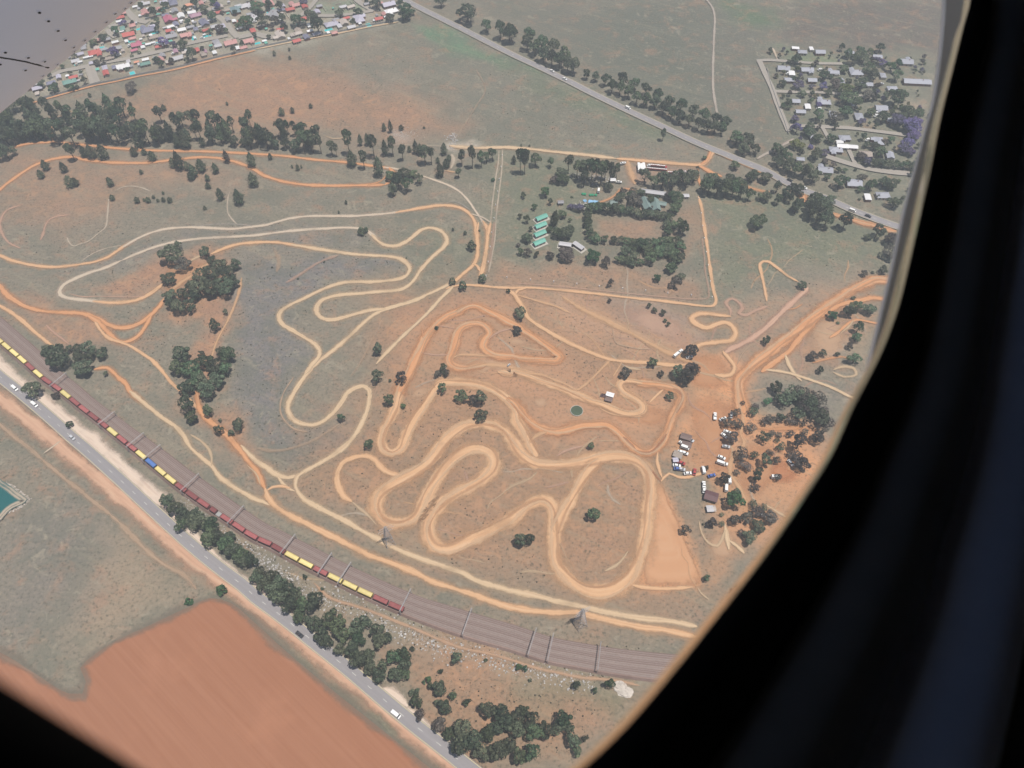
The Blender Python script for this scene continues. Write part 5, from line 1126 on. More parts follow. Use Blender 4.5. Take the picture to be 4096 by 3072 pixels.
# ------------------------------------------------------------------ pylons, posts, rubble
def pylon(s, h, label):
    p = gp(s)[0]; t = thing('power_pylon', label, 'pylon', p, .5)
    b = MB(); w0, w1 = h * .13, h * .022
    for sx in (-1, 1):
        for sy in (-1, 1): b.bar((sx * w0, sy * w0, 0), (sx * w1, sy * w1, h), .16)
    lev = [0, .22, .4, .55, .67, .77, .86, .94, 1]
    for a, c in zip(lev, lev[1:]):
        wa, wc = w0 + (w1 - w0) * a, w0 + (w1 - w0) * c
        for k in range(4):
            ca = [(-1, -1), (1, -1), (1, 1), (-1, 1)][k]; cb = [(-1, -1), (1, -1), (1, 1), (-1, 1)][(k + 1) % 4]
            b.bar((ca[0] * wa, ca[1] * wa, a * h), (cb[0] * wc, cb[1] * wc, c * h), .07).bar((cb[0] * wa, cb[1] * wa, a * h), (ca[0] * wc, ca[1] * wc, c * h), .07).bar((ca[0] * wc, ca[1] * wc, c * h), (cb[0] * wc, cb[1] * wc, c * h), .07)
    b.obj('lattice_tower', 'steel', t)
    for z in (.72, .84, .96):
        a = MB(); l = h * .2 * (1.1 if z == .84 else .9)
        for s_ in (-1, 1): a.bar((0, 0, z * h + .6), (s_ * l, 0, z * h), .09).bar((0, .4, z * h), (s_ * l, 0, z * h), .07).bar((0, -.4, z * h), (s_ * l, 0, z * h), .07)
        ar = a.obj('cross_arm', 'steel', t)
        for s_ in (-1, 1): MB().tube((s_ * l, 0, z * h), (s_ * l, 0, z * h - 1.3), .1, .1, 6).obj('insulator', 'white_paint', ar)
pylon('T23 588,420', 26, 'grey lattice power pylon astride the tracks beside the railway'); pylon('T12 1155,1375', 24, 'grey lattice power pylon below the hairpin of the wide course')
wp = MB().tube((0, 0, 0), (0, 0, 1.5), .34, .28, 8); wpm = wp.mesh('post', 'white_paint'); wcm = MB().tube((0, 0, 1.5), (0, 0, 1.8), .42, .34, 8).mesh('cap', 'white_paint')
for p in gp('T21 160,763 360,779 559,799 753,819 955,838 1153,857 1345,877 1548,895 1727,915 1710,780 1693,640 1677,527 1660,405 1645,300 1635,190 1612,62 T11 2168,743 1988,730 2006,610 2023,480 R8 1690,1305 1717,1140 1735,985 1760,835 1778,688 1798,548 1815,415'):
    t = thing('marker_post', 'white marker post along the compound perimeter track', 'post', p, 0, 'white perimeter posts'); link('shaft', wpm, t); link('cap', wcm, t)

def rubble(name, label, path, n, spread, lo, hi, mat, seed):
    r_ = random.Random(seed); pts = resample(gp(path), 1.0); mb = MB()
    for i in range(n):
        p = r_.choice(pts); x = p.x + r_.gauss(0, spread); y = p.y + r_.gauss(0, spread); s_ = lo * (hi / lo) ** (r_.random() ** 2.2)
        vs = []
        for k in range(8):
            sx, sy, sz = (k & 1) * 2 - 1, (k >> 1 & 1) * 2 - 1, (k >> 2)
            vs.append((x + s_ * sx * r_.uniform(.25, .6), y + s_ * sy * r_.uniform(.25, .6), (.0 if sz == 0 else s_ * r_.uniform(.3, .7)) + .1))
        mb.add(vs, [(0, 2, 3, 1), (4, 5, 7, 6), (0, 1, 5, 4), (1, 3, 7, 5), (3, 2, 6, 7), (2, 0, 4, 6)])
    return tag(mb.obj(name, mat), label, 'rubble', kind='stuff')
rubble('rubble', 'pale litter and rubble strewn along the railway service road', 'T02 1560,1020 1680,1110 1780,1190 1900,1270 2050,1390 2150,1450 T13 270,20 350,90 480,150 600,180 760,240 950,330 1010,355 1100,410 1250,480 1400,540 1560,595 1700,650 1830,670 2000,710 2170,760 T23 100,820 300,850 480,880 680,930', 2600, 3.6, .22, 1.3, 'litter', 3)
rubble('rubble', 'broken white stones dumped beside the quarry track', 'R8 1190,200 1250,180 1260,240 1230,300 1250,340', 260, 2.2, .3, 1.5, 'litter', 4)
rubble('rubble', 'grey stones scattered on bare ground behind the pines', 'R8 560,150 640,170 720,180 780,150', 200, 6.0, .3, 1.0, 'rock', 5)
rubble('rubble', 'pale rocks along the edge of the dam', 'T02 60,860 130,910 200,965 245,1000 180,1055 80,1110', 320, .9, .25, 1.1, 'rock', 6)
rubble('rubble', 'bits of rubbish lying among the gum trees', 'RC 700,260 800,250 900,270 1000,240 1080,280 900,350', 160, 5.0, .5, 1.8, 'litter', 8)
rubble('rubble', 'scrap and planks piled beside the hedged field', 'RC 780,590 830,580 850,600 880,570', 120, 2.5, .5, 2.0, 'litter', 9)
for i, (s, r0) in enumerate((('T23 935,960', 4.2), ('T23 980,1005', 3.6))):
    p = gp(s)[0]; mb = MB(); rr = random.Random(i)
    for a in range(7):
        for b_ in range(12):
            th = math.pi / 2 * a / 6; ph = 2 * math.pi * b_ / 12; k = r0 * rr.uniform(.8, 1.1); mb.v.append((k * math.cos(th) * math.cos(ph) * (1.4 if i else 1), k * math.cos(th) * math.sin(ph), k * .5 * math.sin(th)))
    mb.f = [(a * 12 + b_, a * 12 + (b_ + 1) % 12, (a + 1) * 12 + (b_ + 1) % 12, (a + 1) * 12 + b_) for a in range(6) for b_ in range(12)]
    o = mb.obj('boulder', 'rock'); o.location = p; tag(o, ['large pale boulder nearest the green bush by the service road', 'large pale elongated boulder at the end of the service road'][i], 'boulder')
# ------------------------------------------------------------------ trees
def quads_mesh(name, pts, nrm, size, mat, rs_):
    n = len(pts); nrm = nrm / (np.linalg.norm(nrm, axis=1, keepdims=True) + 1e-9)
    rv = rs_.normal(size=(n, 3)); u = np.cross(nrm, rv); u /= np.linalg.norm(u, axis=1, keepdims=True) + 1e-9; v = np.cross(nrm, u)
    s = (size * rs_.uniform(.6, 1.35, n))[:, None]
    q = np.stack([pts + (-u - v * .7) * s, pts + (u - v * .8) * s, pts + (u * .8 + v) * s, pts + (-u * .7 + v * .8) * s], 1).reshape(-1, 3)
    me = bpy.data.meshes.new(name)
    me.vertices.add(4 * n); me.vertices.foreach_set('co', q.ravel()); me.loops.add(4 * n); me.loops.foreach_set('vertex_index', np.arange(4 * n))
    me.polygons.add(n); me.polygons.foreach_set('loop_start', np.arange(0, 4 * n, 4)); me.polygons.foreach_set('loop_total', np.full(n, 4)); me.update(); me.validate()
    me.materials.append(MATS[mat]); return me

def crown_points(kind, rs_):
    if kind == 'pine':
        n = 900; z = .14 + .86 * rs_.beta(1.25, 1.35, n); prof = np.where(z > .38, 1 - ((z - .38) / .62) ** 1.5, .55 + .45 * (z - .14) / .24)
        tier = .82 + .18 * np.sin(z * 46 + rs_.uniform(0, 6)); a = rs_.uniform(0, 2 * np.pi, n); lump = 1 + .2 * np.sin(3 * a + z * 9) + .12 * np.sin(5 * a - z * 17)
        r = .46 * prof * tier * lump * rs_.uniform(.55, 1.0, n) ** .5
        p = np.stack([r * np.cos(a), r * np.sin(a), z], 1); nm = np.stack([np.cos(a), np.sin(a), np.full(n, .75)], 1) + rs_.normal(0, .45, (n, 3)); return p, nm, .033
    if kind == 'tallpine':   # bare stem, irregular tufted head
        lob = [(rs_.uniform(-.16, .16), rs_.uniform(-.16, .16), rs_.uniform(.5, .9), rs_.uniform(.16, .27)) for _ in range(8)] + [(0, 0, .92, .16), (0, 0, .7, .3)]; zs = .62; per = 120; size = .033
    elif kind == 'thorn':
        lob = [(.34 * math.cos(a) * rs_.uniform(.4, 1), .34 * math.sin(a) * rs_.uniform(.4, 1), rs_.uniform(.62, .82), rs_.uniform(.13, .22)) for a in np.linspace(0, 5.6, 9)]; zs = .75; per = 48; size = .038
    elif kind == 'bush':
        lob = [(.22 * math.cos(a), .22 * math.sin(a), rs_.uniform(.3, .55), rs_.uniform(.22, .32)) for a in np.linspace(0, 5, 4)] + [(0, 0, .6, .32)]; zs = 1.1; per = 36; size = .085
    else:
        m_ = rs_.randint(6, 12); lob = [(rs_.uniform(-.08, .08), rs_.uniform(-.08, .08), .60, rs_.uniform(.24, .34))]
        for i in range(m_):
            a = 2 * math.pi * i / m_ + rs_.uniform(-.3, .3); q = rs_.uniform(.14, .38); lob.append((q * math.cos(a), q * math.sin(a), rs_.uniform(.42, .80), rs_.uniform(.10, .25)))
        lob.append((rs_.uniform(-.1, .1), rs_.uniform(-.1, .1), .78, .24)); zs = 1.0; per = 150; size = .034
    P_, N_ = [], []
    for i, (cx, cy, cz, r) in enumerate(lob):
        d = rs_.normal(size=(per, 3)); d /= np.linalg.norm(d, axis=1, keepdims=True); d[:, 2] = np.where(d[:, 2] < -.35, -d[:, 2], d[:, 2])
        rr = r * rs_.uniform(.72, 1.06, per)[:, None]; p = np.array([cx, cy, cz]) + d * rr * np.array([1, 1, zs])
        keep = np.ones(per, bool)
        for j, (ax, ay, az, ar) in enumerate(lob):
            if j != i: keep &= (((p - np.array([ax, ay, az])) / np.array([1, 1, zs])) ** 2).sum(1) > (ar * .78) ** 2
        P_.append(p[keep]); N_.append((d + rs_.normal(0, .4, (per, 3)))[keep])
    p = np.concatenate(P_); p[:, 2] = np.clip(p[:, 2], .04, 1.02); return p, np.concatenate(N_), size

CROWN = {}; TRUNK = {}
for kind in ('broad', 'pine', 'tallpine', 'thorn', 'bush'):
    for v in range(6 if kind == 'broad' else 4):
        CROWN[kind, v] = crown_points(kind, np.random.RandomState(100 + v * 7 + len(kind)))
    tb = MB(); top = {'broad': .55, 'pine': .9, 'tallpine': .85, 'thorn': .55, 'bush': .4}[kind]; r0 = {'broad': .045, 'pine': .035, 'tallpine': .032, 'thorn': .04, 'bush': .05}[kind]
    tb.tube((0, 0, -.01), (.012, .01, top * .45), r0 * 1.25, r0 * .8, 7).tube((.012, .01, top * .45), (0, 0, top), r0 * .8, r0 * .3, 6)
    for a in range(5):
        an = a * 1.3; z0 = top * (.45 + .1 * a); L = {'broad': .26, 'pine': .2, 'tallpine': .18, 'thorn': .3, 'bush': .2}[kind]
        tb.tube((0, 0, z0), (L * math.cos(an), L * math.sin(an), min(.8, z0 + .16)), r0 * .45, r0 * .15, 5)
    TRUNK[kind] = tb.mesh('trunk', 'bark')
CM = {}
def crown_mesh(kind, v, mat):
    if (kind, v, mat) not in CM:
        p, nm, s_ = CROWN[kind, v]; CM[kind, v, mat] = quads_mesh('crown', p, nm, s_, mat, np.random.RandomState(v + 50))
    return CM[kind, v, mat]
rt = random.Random(2024)
TREE_N = {}
def tree(x, y, wpx, hpx, kind, mat, label, group, cat='tree', name=None):
    """x, y: photo pixel of the lowest visible edge; wpx, hpx: extent in photo pixels"""
    sc, dep = scale_at(x, y); W = max(1.2, wpx / sc) * {'broad': 1.02 if name not in ('garden_tree', 'yard_tree') else .88, 'pine': 1.15, 'tallpine': 1.15, 'thorn': 1.15, 'bush': 1.1}[kind]
    Z = (hpx / sc - .42 * W * math.sin(dep)) / math.cos(dep)
    lo, hi = {'broad': (.75, 1.5), 'pine': (1.0, 2.6), 'tallpine': (1.2, 3.0), 'thorn': (.5, .9), 'bush': (.55, 1.4)}[kind]
    Z = min(max(Z, lo * W), hi * W, 30)
    g = G(x, y - .36 * W * math.sin(dep) * sc)
    v = rt.randrange(6 if kind == 'broad' else 4)
    nm = {'broad': 'broadleaf_tree', 'pine': 'pine_tree', 'tallpine': 'gum_tree', 'thorn': 'thorn_tree', 'bush': 'bush'}[kind]
    if name and kind == 'broad': nm = name
    if 'purple' in mat or 'mauve' in mat: nm = 'jacaranda_tree'
    TREE_N[nm] = TREE_N.get(nm, 0) + 1
    t = thing(nm, label, cat, (g.x, g.y, 0), rt.uniform(0, 6.28), group, (W * 1.06, W * rt.uniform(.92, 1.1), Z))
    link('trunk' if kind != 'bush' else 'stem', TRUNK[kind], t); link('crown' if kind != 'bush' else 'foliage', crown_mesh(kind, v, mat), t)
    return t

ADJ = {'leaf_dark': 'dark grey-green', 'leaf_mid': 'dark green', 'leaf_pine': 'dull green', 'leaf_olive': 'lime-olive', 'leaf_green': 'bright green', 'leaf_purple': 'purple flowering', 'leaf_mauve': 'mauve flowering', 'leaf_thorn': 'sparse brownish'}
KNM = {'broad': 'broadleaf tree', 'pine': 'cone-shaped pine', 'tallpine': 'tall gum tree', 'thorn': 'flat-topped thorn tree', 'bush': 'bush'}
def grove(where, kind, mats, s, small=40, name=None):
    """'x,y,w,h' entries; size defaults to the previous one; an optional 5th value picks the foliage"""
    w0 = h0 = 100; ox = oy = 0; k = 1
    for tok in s.split():
        if ',' not in tok: ox, oy, k = REG[tok]; continue
        a = tok.split(','); x, y = float(a[0]), float(a[1])
        if len(a) > 2: w0 = float(a[2]); h0 = float(a[3]) if len(a) > 3 and a[3] else w0
        mat = {'p': 'leaf_purple', 'm': 'leaf_mauve', 'o': 'leaf_olive', 'g': 'leaf_green', 't': 'leaf_thorn', 'd': 'leaf_dark'}[a[4]] if len(a) > 4 else rt.choice(mats)
        kd = kind
        if w0 * k < small * TS * .8 and kind != 'pine': kd = 'bush'
        Wm = w0 * k / scale_at(ox + x * k, oy + y * k)[0]; big = ('huge ' if Wm > 12 else 'large ' if Wm > 9 else 'medium ' if Wm > 6.5 else 'small ' if Wm > 4 else 'tiny ') if kd != 'bush' else ('large ' if Wm > 3 else 'small ' if Wm > 1.8 else 'tiny ')
        tree(ox + x * k, oy + y * k, w0 * k, h0 * k, kd, mat, big + '%s %s %s' % (ADJ[mat], KNM[kd] if not (len(a) > 4 and a[4] in 'pm') else 'jacaranda tree', where), big + '%s %s %s' % (ADJ[mat], KNM[kd], where), 'bush' if kd == 'bush' else 'tree', name)

PINES = ['leaf_pine', 'leaf_dark', 'leaf_pine']; BR = ['leaf_dark', 'leaf_dark', 'leaf_mid']
grove('in the belt beyond the upper orange track', 'broad', BR, 'R6 170,230,140,140 370,270,150,200 30,480,150,150 130,500,150,170 230,520,150,190 330,530,150,200 440,540,150,220 540,530,120,200 100,600,150,200 190,600,110,160 30,700,130,160 110,760,110,160 10,790,90,120 180,710,80,100')
grove('in the belt beyond the upper orange track', 'tallpine', ['leaf_dark', 'leaf_mid', 'leaf_pine'], 'R6 620,330,110,250 700,610,150,280 760,520,140,200 880,640,160,220 870,790,120,200 980,520,140,180 1080,560,150,200 1180,580,160,240 1280,590,160,240 1380,600,160,230 1460,600,120,160 1450,300,160,160 1580,340,100,180 1740,620,130,320 1850,620,110,220 1870,350,120,190 R7 100,400,120,180 220,410,110,190 290,410,110,210 490,480,150,250 570,480,90,230 680,460,100,190 800,450,80,170 890,420,90,210 1240,520,110,210 1310,480,90,170 1390,500,80,180 1490,500,100,160 1500,690,150,240 1600,700,130,230 1690,700,90,240 1820,735,110,190 1870,730,70,160 960,640,110,230')
grove('in the belt beyond the upper orange track', 'broad', ['leaf_mid', 'leaf_dark', 'leaf_pine'], 'R6 900,420,110,120 1050,420,150,140 1180,440,150,160 1300,430,150,180 1400,400,160,220 1120,260,150,110 1290,290,120,110 1540,500,130,170 1640,480,110,160 1960,540,130,130 R7 440,590,130,220 550,590,120,150 690,610,110,120 800,610,80,100 1080,650,170,240 1180,640,80,110 1290,640,100,130 1400,680,130,150 880,640,100,170')
grove('standing near the two upper orange tracks', 'pine', PINES, 'R6 775,280,60,80 940,300,60,60 1895,190,60,60 1630,620,130,160 2060,620,80,140 2160,640,110,200 2090,480,90,110 990,730,80,130 1080,750,110,160 1215,760,110,180 1560,715,80,110 1670,700,60,70 1770,775,90,120 2010,850,80,120 2090,885,110,220 2170,880,80,110 R7 50,620,90,160 330,610,70,120 230,960,90,150 320,905,110,160 200,995,90,110 480,920,80,130 900,850,100,180 920,1080,115,180 1105,755,50,80 610,795,70,150,t')
grove('scattered on the open slope inside the upper loop', 'pine', PINES, 'R6 545,880,80,120 490,970,75,100 755,905,75,120 830,1080,100,140 885,1060,80,100 1635,920,45,60 1285,1065,75,110 1305,1225,60,75 1590,1255,60,80 1665,1230,30,40 1715,1250,60,70 1775,1200,35,45 1825,1240,35,45 1890,1240,50,60 1965,1250,60,60 1885,1150,30,40 R7 385,1005,60,90 390,1090,65,80 540,1230,90,150 755,1290,120,200 1420,880,45,80 1353,850,25,45 1460,850,25,45 350,1330,40,55 1975,1265,30,55 1890,1370,25,40')
grove('alone in the red veld below the suburb', 'pine', PINES, 'R7 1235,250,75,100 1357,220,50,75 1567,160,45,60 605,125,30,45 R6 1230,80,65,70 1510,130,35,45 1040,30,40,40 R3 550,625,35,60 715,570,25,40 720,665,35,35')
grove('alone in the red veld below the suburb', 'broad', ['leaf_thorn'], 'R2 575,1630,190,170')
grove('in the loose row of tall trees before the quarry', 'tallpine', ['leaf_pine', 'leaf_dark', 'leaf_mid'], 'R8 60,440,130,300 340,470,130,260 560,450,110,240 670,500,110,200 930,560,150,250 1000,540,90,200 1350,560,110,200 1470,590,110,270 1570,570,110,200 1630,520,90,140 1700,500,110,140 1310,690,90,120 2020,660,110,300 2080,500,110,140 230,600,110,230')
grove('in the loose row of tall trees before the quarry', 'pine', PINES, 'R8 90,560,120,200 400,680,120,250 185,310,60,140 265,310,70,150 470,430,80,190 745,380,50,80 820,410,70,170 870,420,70,140 1070,510,50,80 1145,420,80,150 1200,480,60,80 1100,680,100,180 1170,570,90,120 1945,520,60,110 455,140,50,100 530,160,55,150 650,130,60,70')
grove('in the round clump beside the yellowish track', 'broad', BR, 'R8 560,900,110,200 620,830,140,200 720,860,130,220 530,720,110,120 690,700,150,110 790,700,110,110 860,760,90,160 600,740,120,130')
grove('on the grass around the hairpin tracks', 'bush', ['leaf_dark', 'leaf_pine'], 'R8 912,105,25,30 1705,715,45,45,g 15,975,30,50 1245,1285,30,45 1385,1335,40,65 200,1345,60,90 250,1310,40,80 2030,315,25,40 2125,315,25,35 1550,1290,25,30 T11 1700,815,60,75 1790,865,70,110 1955,800,75,90 1865,520,75,100 915,385,65,80 955,360,40,60 2180,880,35,45 1560,1195,35,35 1300,580,15 590,615,18 365,760,18 140,660,16')
grove('in the avenue along the upper road', 'broad', ['leaf_mid', 'leaf_dark'], 'T20 0,400,110,150 130,460,100,140 200,500 270,560 340,590 410,610 480,650 530,660 150,400 250,470 350,500 450,560 640,700,60,90 720,720,70,90 800,760,80,110 860,820,90,120 930,840 1000,870 1070,920 1150,940 1230,960 1300,1010 1370,1050 1440,1090 1520,1120 1600,1150 1680,1170 1740,1180 1800,1190 950,760 1050,810 1150,850 1250,900 1350,960 1450,990 1550,1040 1650,1070 1750,1110 1830,1140 1930,1280,130,130 2020,1300,140,130 1990,1360,120,90 2090,1360,90,100 T10 1600,80,90,90 1830,220,180,140 1990,300,90,110 2110,360,100,160 2190,390,100,170', name='avenue_tree')
grove('by the compound entrance', 'tallpine', BR, 'T20 1300,1230,60,110 110,1530,90,220 485,1520,90,160 600,1600,100,200 650,1580,100,190 680,1620,100,220 720,1590,100,200 760,1640,110,230 800,1590,100,190 840,1640,100,220 900,1560,70,140 560,1560,90,150 620,1640,90,160')
grove('by the compound entrance', 'broad', BR, 'T20 200,1460,100,130 335,1460,65,110 440,1610,110,80 1140,1620,110,150 1290,1655,110,160 1220,1650,90,120 1500,1640,130,150 1380,1640,120,140 1440,1600,110,120 1560,1600,90,120 1600,1490,35,50 1920,1480,90,60 1660,1390,40,40')
grove('in the dark row between the field and the upper road', 'broad', ['leaf_dark', 'leaf_mid', 'leaf_dark'], 'RD 400,760,150,220 450,800,170,250 560,820,180,280 680,830,180,280 780,830,180,290 900,850,150,230 1000,870,130,190 520,640,160,160 740,680,180,180 860,720,160,180 1020,620,160,170 1080,560,140,110 1230,620,170,130 430,600,130,130 1250,880,140,150 1170,860,110,110 1400,920,110,220 1390,760,120,180 1500,860,130,230 1590,820,140,220 1690,760,110,140 1570,900,110,160 1680,1010,140,180 1730,800,80,80 1860,1120,190,260 1950,1180,190,240 2050,1260,180,260 1900,950,180,200 2000,980,180,180 2110,940,170,150 2080,1100,170,190 1850,1030,150,180')
grove('alone on the green field beside the compound', 'broad', ['leaf_mid'], 'T21 2120,340,150,130 T31 640,350,110,170,d 920,420,100,130,d 985,380,50,60,d 850,425,60,35,d')
grove('in the hedge around the brown playing field', 'broad', ['leaf_mid', 'leaf_dark', 'leaf_mid'], 'RC 880,700,120,130 870,780,110,120 870,850 875,930 900,1000,120,120 960,1040,120,110 1055,1040,95,105 930,680,130,120 1010,680,130,120 1090,710,140,150 1170,710,130,140 1250,700,130,120 1340,710,120,100,d 1430,740,120,110,d 1510,755,120,110,d 1590,755,120,110,d 1670,765,120,110,d 1740,760,110,100,d 1800,790,120,110 1770,870 1790,950 1850,900,130,130 1960,960,140,190 1930,870,130,120 1860,700,130,120 1900,640,120,110 1165,1040,90,100 1240,1050,100,100 1320,1060 1400,1070 1480,1080,120,110 1560,1080 1640,1080 1720,1070 1800,1060 1890,1080,140,130 1930,1130,130,120 1300,1200,140,140 1390,1150 1480,1120 1400,1260,150,140 1330,1290,140,120 1250,1280,130,100 1380,1310,100,90 1590,1290,180,170 1680,1200,160,140 1560,1180,150,130 1760,1200,150,130 1850,1210,150,130 1800,1150,140,120 1870,1290,140,120 1920,1250,130,120 1810,1380,130,120 1470,1290,90,90 1240,570,140,120 1370,540,120,110 1280,470,90,80,t 1385,450,80,70,t 1480,500,110,80 1400,620,180,110,t 1590,580,80,130 1610,650,70,60,t 1675,510,50,45 1850,560,150,120 1920,580,130,120 1800,540,120,80,t', name='hedge_tree')
grove('on the lawn around the mint-roofed blocks', 'broad', BR, 'RC 930,1280,200,110,g 1080,1315,110,130,t 625,1250,190,140,t 440,1220,110,90,t 285,1195,65,85 180,1190,100,110,t 100,1175,80,100 170,1030,120,120,d 215,895,50,70 90,750,60,70 175,810,80,110 580,750,120,100 665,785,45,55 425,910,80,80 520,990,140,140 620,990,150,150 665,950,100,140 130,520,70,85 380,510,110,130,g 440,590,60,90 255,645,70,75,g 675,640,80,50,m 770,680,120,90,m 690,500,30,25 480,345,110,60,t 1110,440,120,110,d 560,300,150,70,d 70,1070,50,50,t')
grove('on the lawn around the mint-roofed blocks', 'pine', ['leaf_dark'], 'RC 500,820,80,180 480,845,90,190')
grove('near the lower corner of the compound', 'broad', BR, 'T21 1250,790,70,70,g 1400,850,100,120,t 1450,800,90,90 850,835,60,90,t 1370,710,90,90 840,965,35,40,t 1180,1015,40,60 1225,1055,50,50 1300,1080,50,60 1320,1135,30,40 1345,1170,40,45')
grove('standing among the orange course tracks', 'broad', BR, 'T21 75,1120,120,110 45,1245,80,80,t 1210,1530,85,90 975,1630,100,100,t 1285,1610,60,60,t 1530,1450,110,120,t 2190,1330,70,80 RF 50,620,140,190 50,1010,160,250 370,1020,150,220,t 210,970,40,50 940,890,110,120 870,920,100,110,t 1000,905,110,110,t 950,820,90,110,g 210,1325,145,180 930,1150,130,170 1200,1270,200,180 1370,1310,170,160,t 1470,1320,190,220,d 1460,1535,195,170 1965,335,125,120,t 395,1345,80,80,g 850,250,50,60 T12 980,580,90,90 745,345,65,85 T22 1360,150,75,75 700,1200,110,110 680,575,65,60 70,1430,110,120 150,1410,100,110 RA 1990,270,180,200,t 1900,200,180,170 2080,190,150,190,t 2060,100,130,120,t')
grove('in the dark clump on the red soil', 'broad', ['leaf_dark'], 'T01 1510,650,170,170 1560,520,70,90 1480,820,120,110 1600,700,140,100,t 1790,580,100,100 1850,650,80,90 2050,690,90,100 1760,820,150,150 1860,800 1980,800 1740,930 1850,930 1990,920 1920,720,130 2030,850,110 1690,900,130 1900,900 1490,970,110,110 1600,950,90,110 1560,1080,120,130 1650,1060,110,120 1500,1030,100 1700,960 1870,1225,110,110 1960,1070,45,55')
grove('in the lower clump below the red slope', 'broad', ['leaf_dark', 'leaf_dark', 'leaf_mid'], 'T01 1600,1500,150,150 1560,1600,130 1680,1620,150 1760,1450,70,70 1800,1560,140 1900,1600,150 1990,1500,120,140 1960,1620,130 1930,1440,90 T02 1640,120,130 1640,270,130,160 1680,360,110 1820,160,150,160 1740,40,140 1900,60,140 1820,300,90,110 1910,460,75,100 2080,420,105,105 2005,455,60,55 1910,335,35,35 1760,60,140')
grove('in the clump beside the railway bend', 'broad', ['leaf_dark'], 'T01 450,1420,90,90 545,1540,180,190 620,1400,60,70 690,1400,70,80 790,1430,120,120 800,1480,90 900,1460,90,90 910,1390,50 745,1610,150,130 930,1600,40,50 700,1480,90 T02 330,140,140,150 620,385,55,60 500,140,60,60,t')
grove('in the dense strip between road and railway', 'broad', ['leaf_dark', 'leaf_mid', 'leaf_dark'], 'T02 1450,1050,80,90 1480,1090,110,110 1550,1150,120 1620,1210,130 1700,1280 1780,1270 1850,1300 1840,1420,140 1900,1400,120 1980,1460,130 2050,1520 2120,1560 2190,1600,120 1600,1290,110 1720,1200,110 2140,1620,120 2000,1390,100 T13 40,90,120 110,160,140 180,220 250,280 330,340 150,80,120 230,150,130 310,200,140 400,430,120 420,330,130 370,230,110 545,320,165,160 60,40,110 520,500,130 600,600,140 660,480,150 740,520 640,650,110 780,600,140 740,700,100 890,540,140,140 960,470,110 900,620,120 1060,560,130 1090,640,110 1140,590,90 850,720,130 920,820,140 990,760,110 1000,870,120 1080,940 1110,830,100 1200,780,130 1290,760,120 1290,860 1220,920,110 1300,920,100', name='roadside_tree')
grove('in the rough ground beside the strip of trees', 'broad', ['leaf_mid', 'leaf_dark'], 'T13 1745,770,100,115 1600,855,45 1495,925,55,55,g 1455,940,35 1510,990,60 1595,1040,110 1705,1080,75,85 1820,1135,70,85 1350,1040,50 1395,1020,45 1390,1150,110 1430,1250,95,95,t 1570,1130,60,75 1640,1200,110,130 1590,1360,120,130,t 1680,1420,100 1650,1340,30 1985,745,30 1355,655,40 575,130,30 430,40,45 T23 550,990,75,80 710,1020,50 845,990,90,95,g 60,820,60,45,g 110,830,50,40,g 155,920,30 1930,170,80 1670,60,60')
grove('in the wood beside the rough ground', 'broad', ['leaf_dark', 'leaf_mid', 'leaf_dark'], 'T13 1800,1440,170 1880,1520 1770,1560,160 1950,1600,150 2000,1440,130 2010,1250,140,130 2120,1270 2180,1350 2080,1400,130 2100,1600,160 2190,1560,140 T23 100,1230,100,120 30,1320,140 170,1330,150 40,1400,140 190,1430 290,1420 390,1380,110 440,1330,140,170 480,1380,100 520,1500,120,130 180,1600,140 60,1640,130 620,1440,60,90 560,1560,80')
grove('at the verge of the ploughed field', 'bush', ['leaf_green'], 'T03 1930,170,85,85 1640,250,60,50')
grove('in the bush beyond the parking area', 'thorn', ['leaf_thorn', 'leaf_thorn', 'leaf_dark'], 'RB 880,70,50,60 1150,70,100,80,g 990,200,100,120 1020,120,80,60 1120,300,90,90 1180,270,110,80 1290,270,100,90 800,210,100,100 700,330,120,120 820,340,120,100 960,380,110,110 1110,500,130,130 1190,430,90,80 1280,430,70,60 1260,480,60,50 1300,580,100,90 1400,430,90,80 1560,410,80,80 860,700,150,150 900,800,140,110 810,850,70,70 1000,670,90,90 1180,620,80,60 1250,720,90,80 1440,680,130,90 1010,1030,100,90 1265,910,80,90 990,1210,90,100 1040,1320,140,110 1110,1250,90,80 650,1300,50,45 650,1410,60,60 880,1540,100,80 1480,760,140 1400,60,180 1500,60,170 1620,40,120 1330,110,150 1550,200,180 1620,160,150 1480,250,150 1400,290,90 1470,300,80 1540,310,60 1700,330,200 1780,350,150 1740,220,120 1600,120,160 1280,60,120 1700,100,160')
grove('in the bush beyond the parking area', 'broad', ['leaf_dark', 'leaf_thorn', 'leaf_dark'], 'RB 745,510,140,150 1480,580,160,220 1690,510,150,150 1110,770,130,160 1520,800,150,150 660,960,120,160,t 1020,930,110,130 1050,830,80,80 760,1230,200,200,g 790,1130,140,120 910,1370,130,110 780,1400,120,110,t 1180,1380,160,110,t 530,1430,110,110 235,1510,110,140,t 950,1600,170,130 1040,1470,150,100 480,790,55,60,t 445,1390,25,25 T32 60,100,110 240,180,120 330,290,150 100,340,80')
grove('around the pale sandy pit', 'broad', BR, 'T31 290,850,80,70 820,740,50,60,t 900,710,25 980,720,80,50 545,1120,90,80,g 690,1100,110,110 740,1060,110 600,1145,25 760,1240,80,110 750,1310,90,80 690,1370,60,60,t 370,1470,90,80,t 465,1430,60,60 590,1430,45 735,1510,120,100 440,1580,60,70 730,940,40,35 230,200,90,130 1030,600,140,100,t 1040,480,120,90,t 860,1080,110,90')
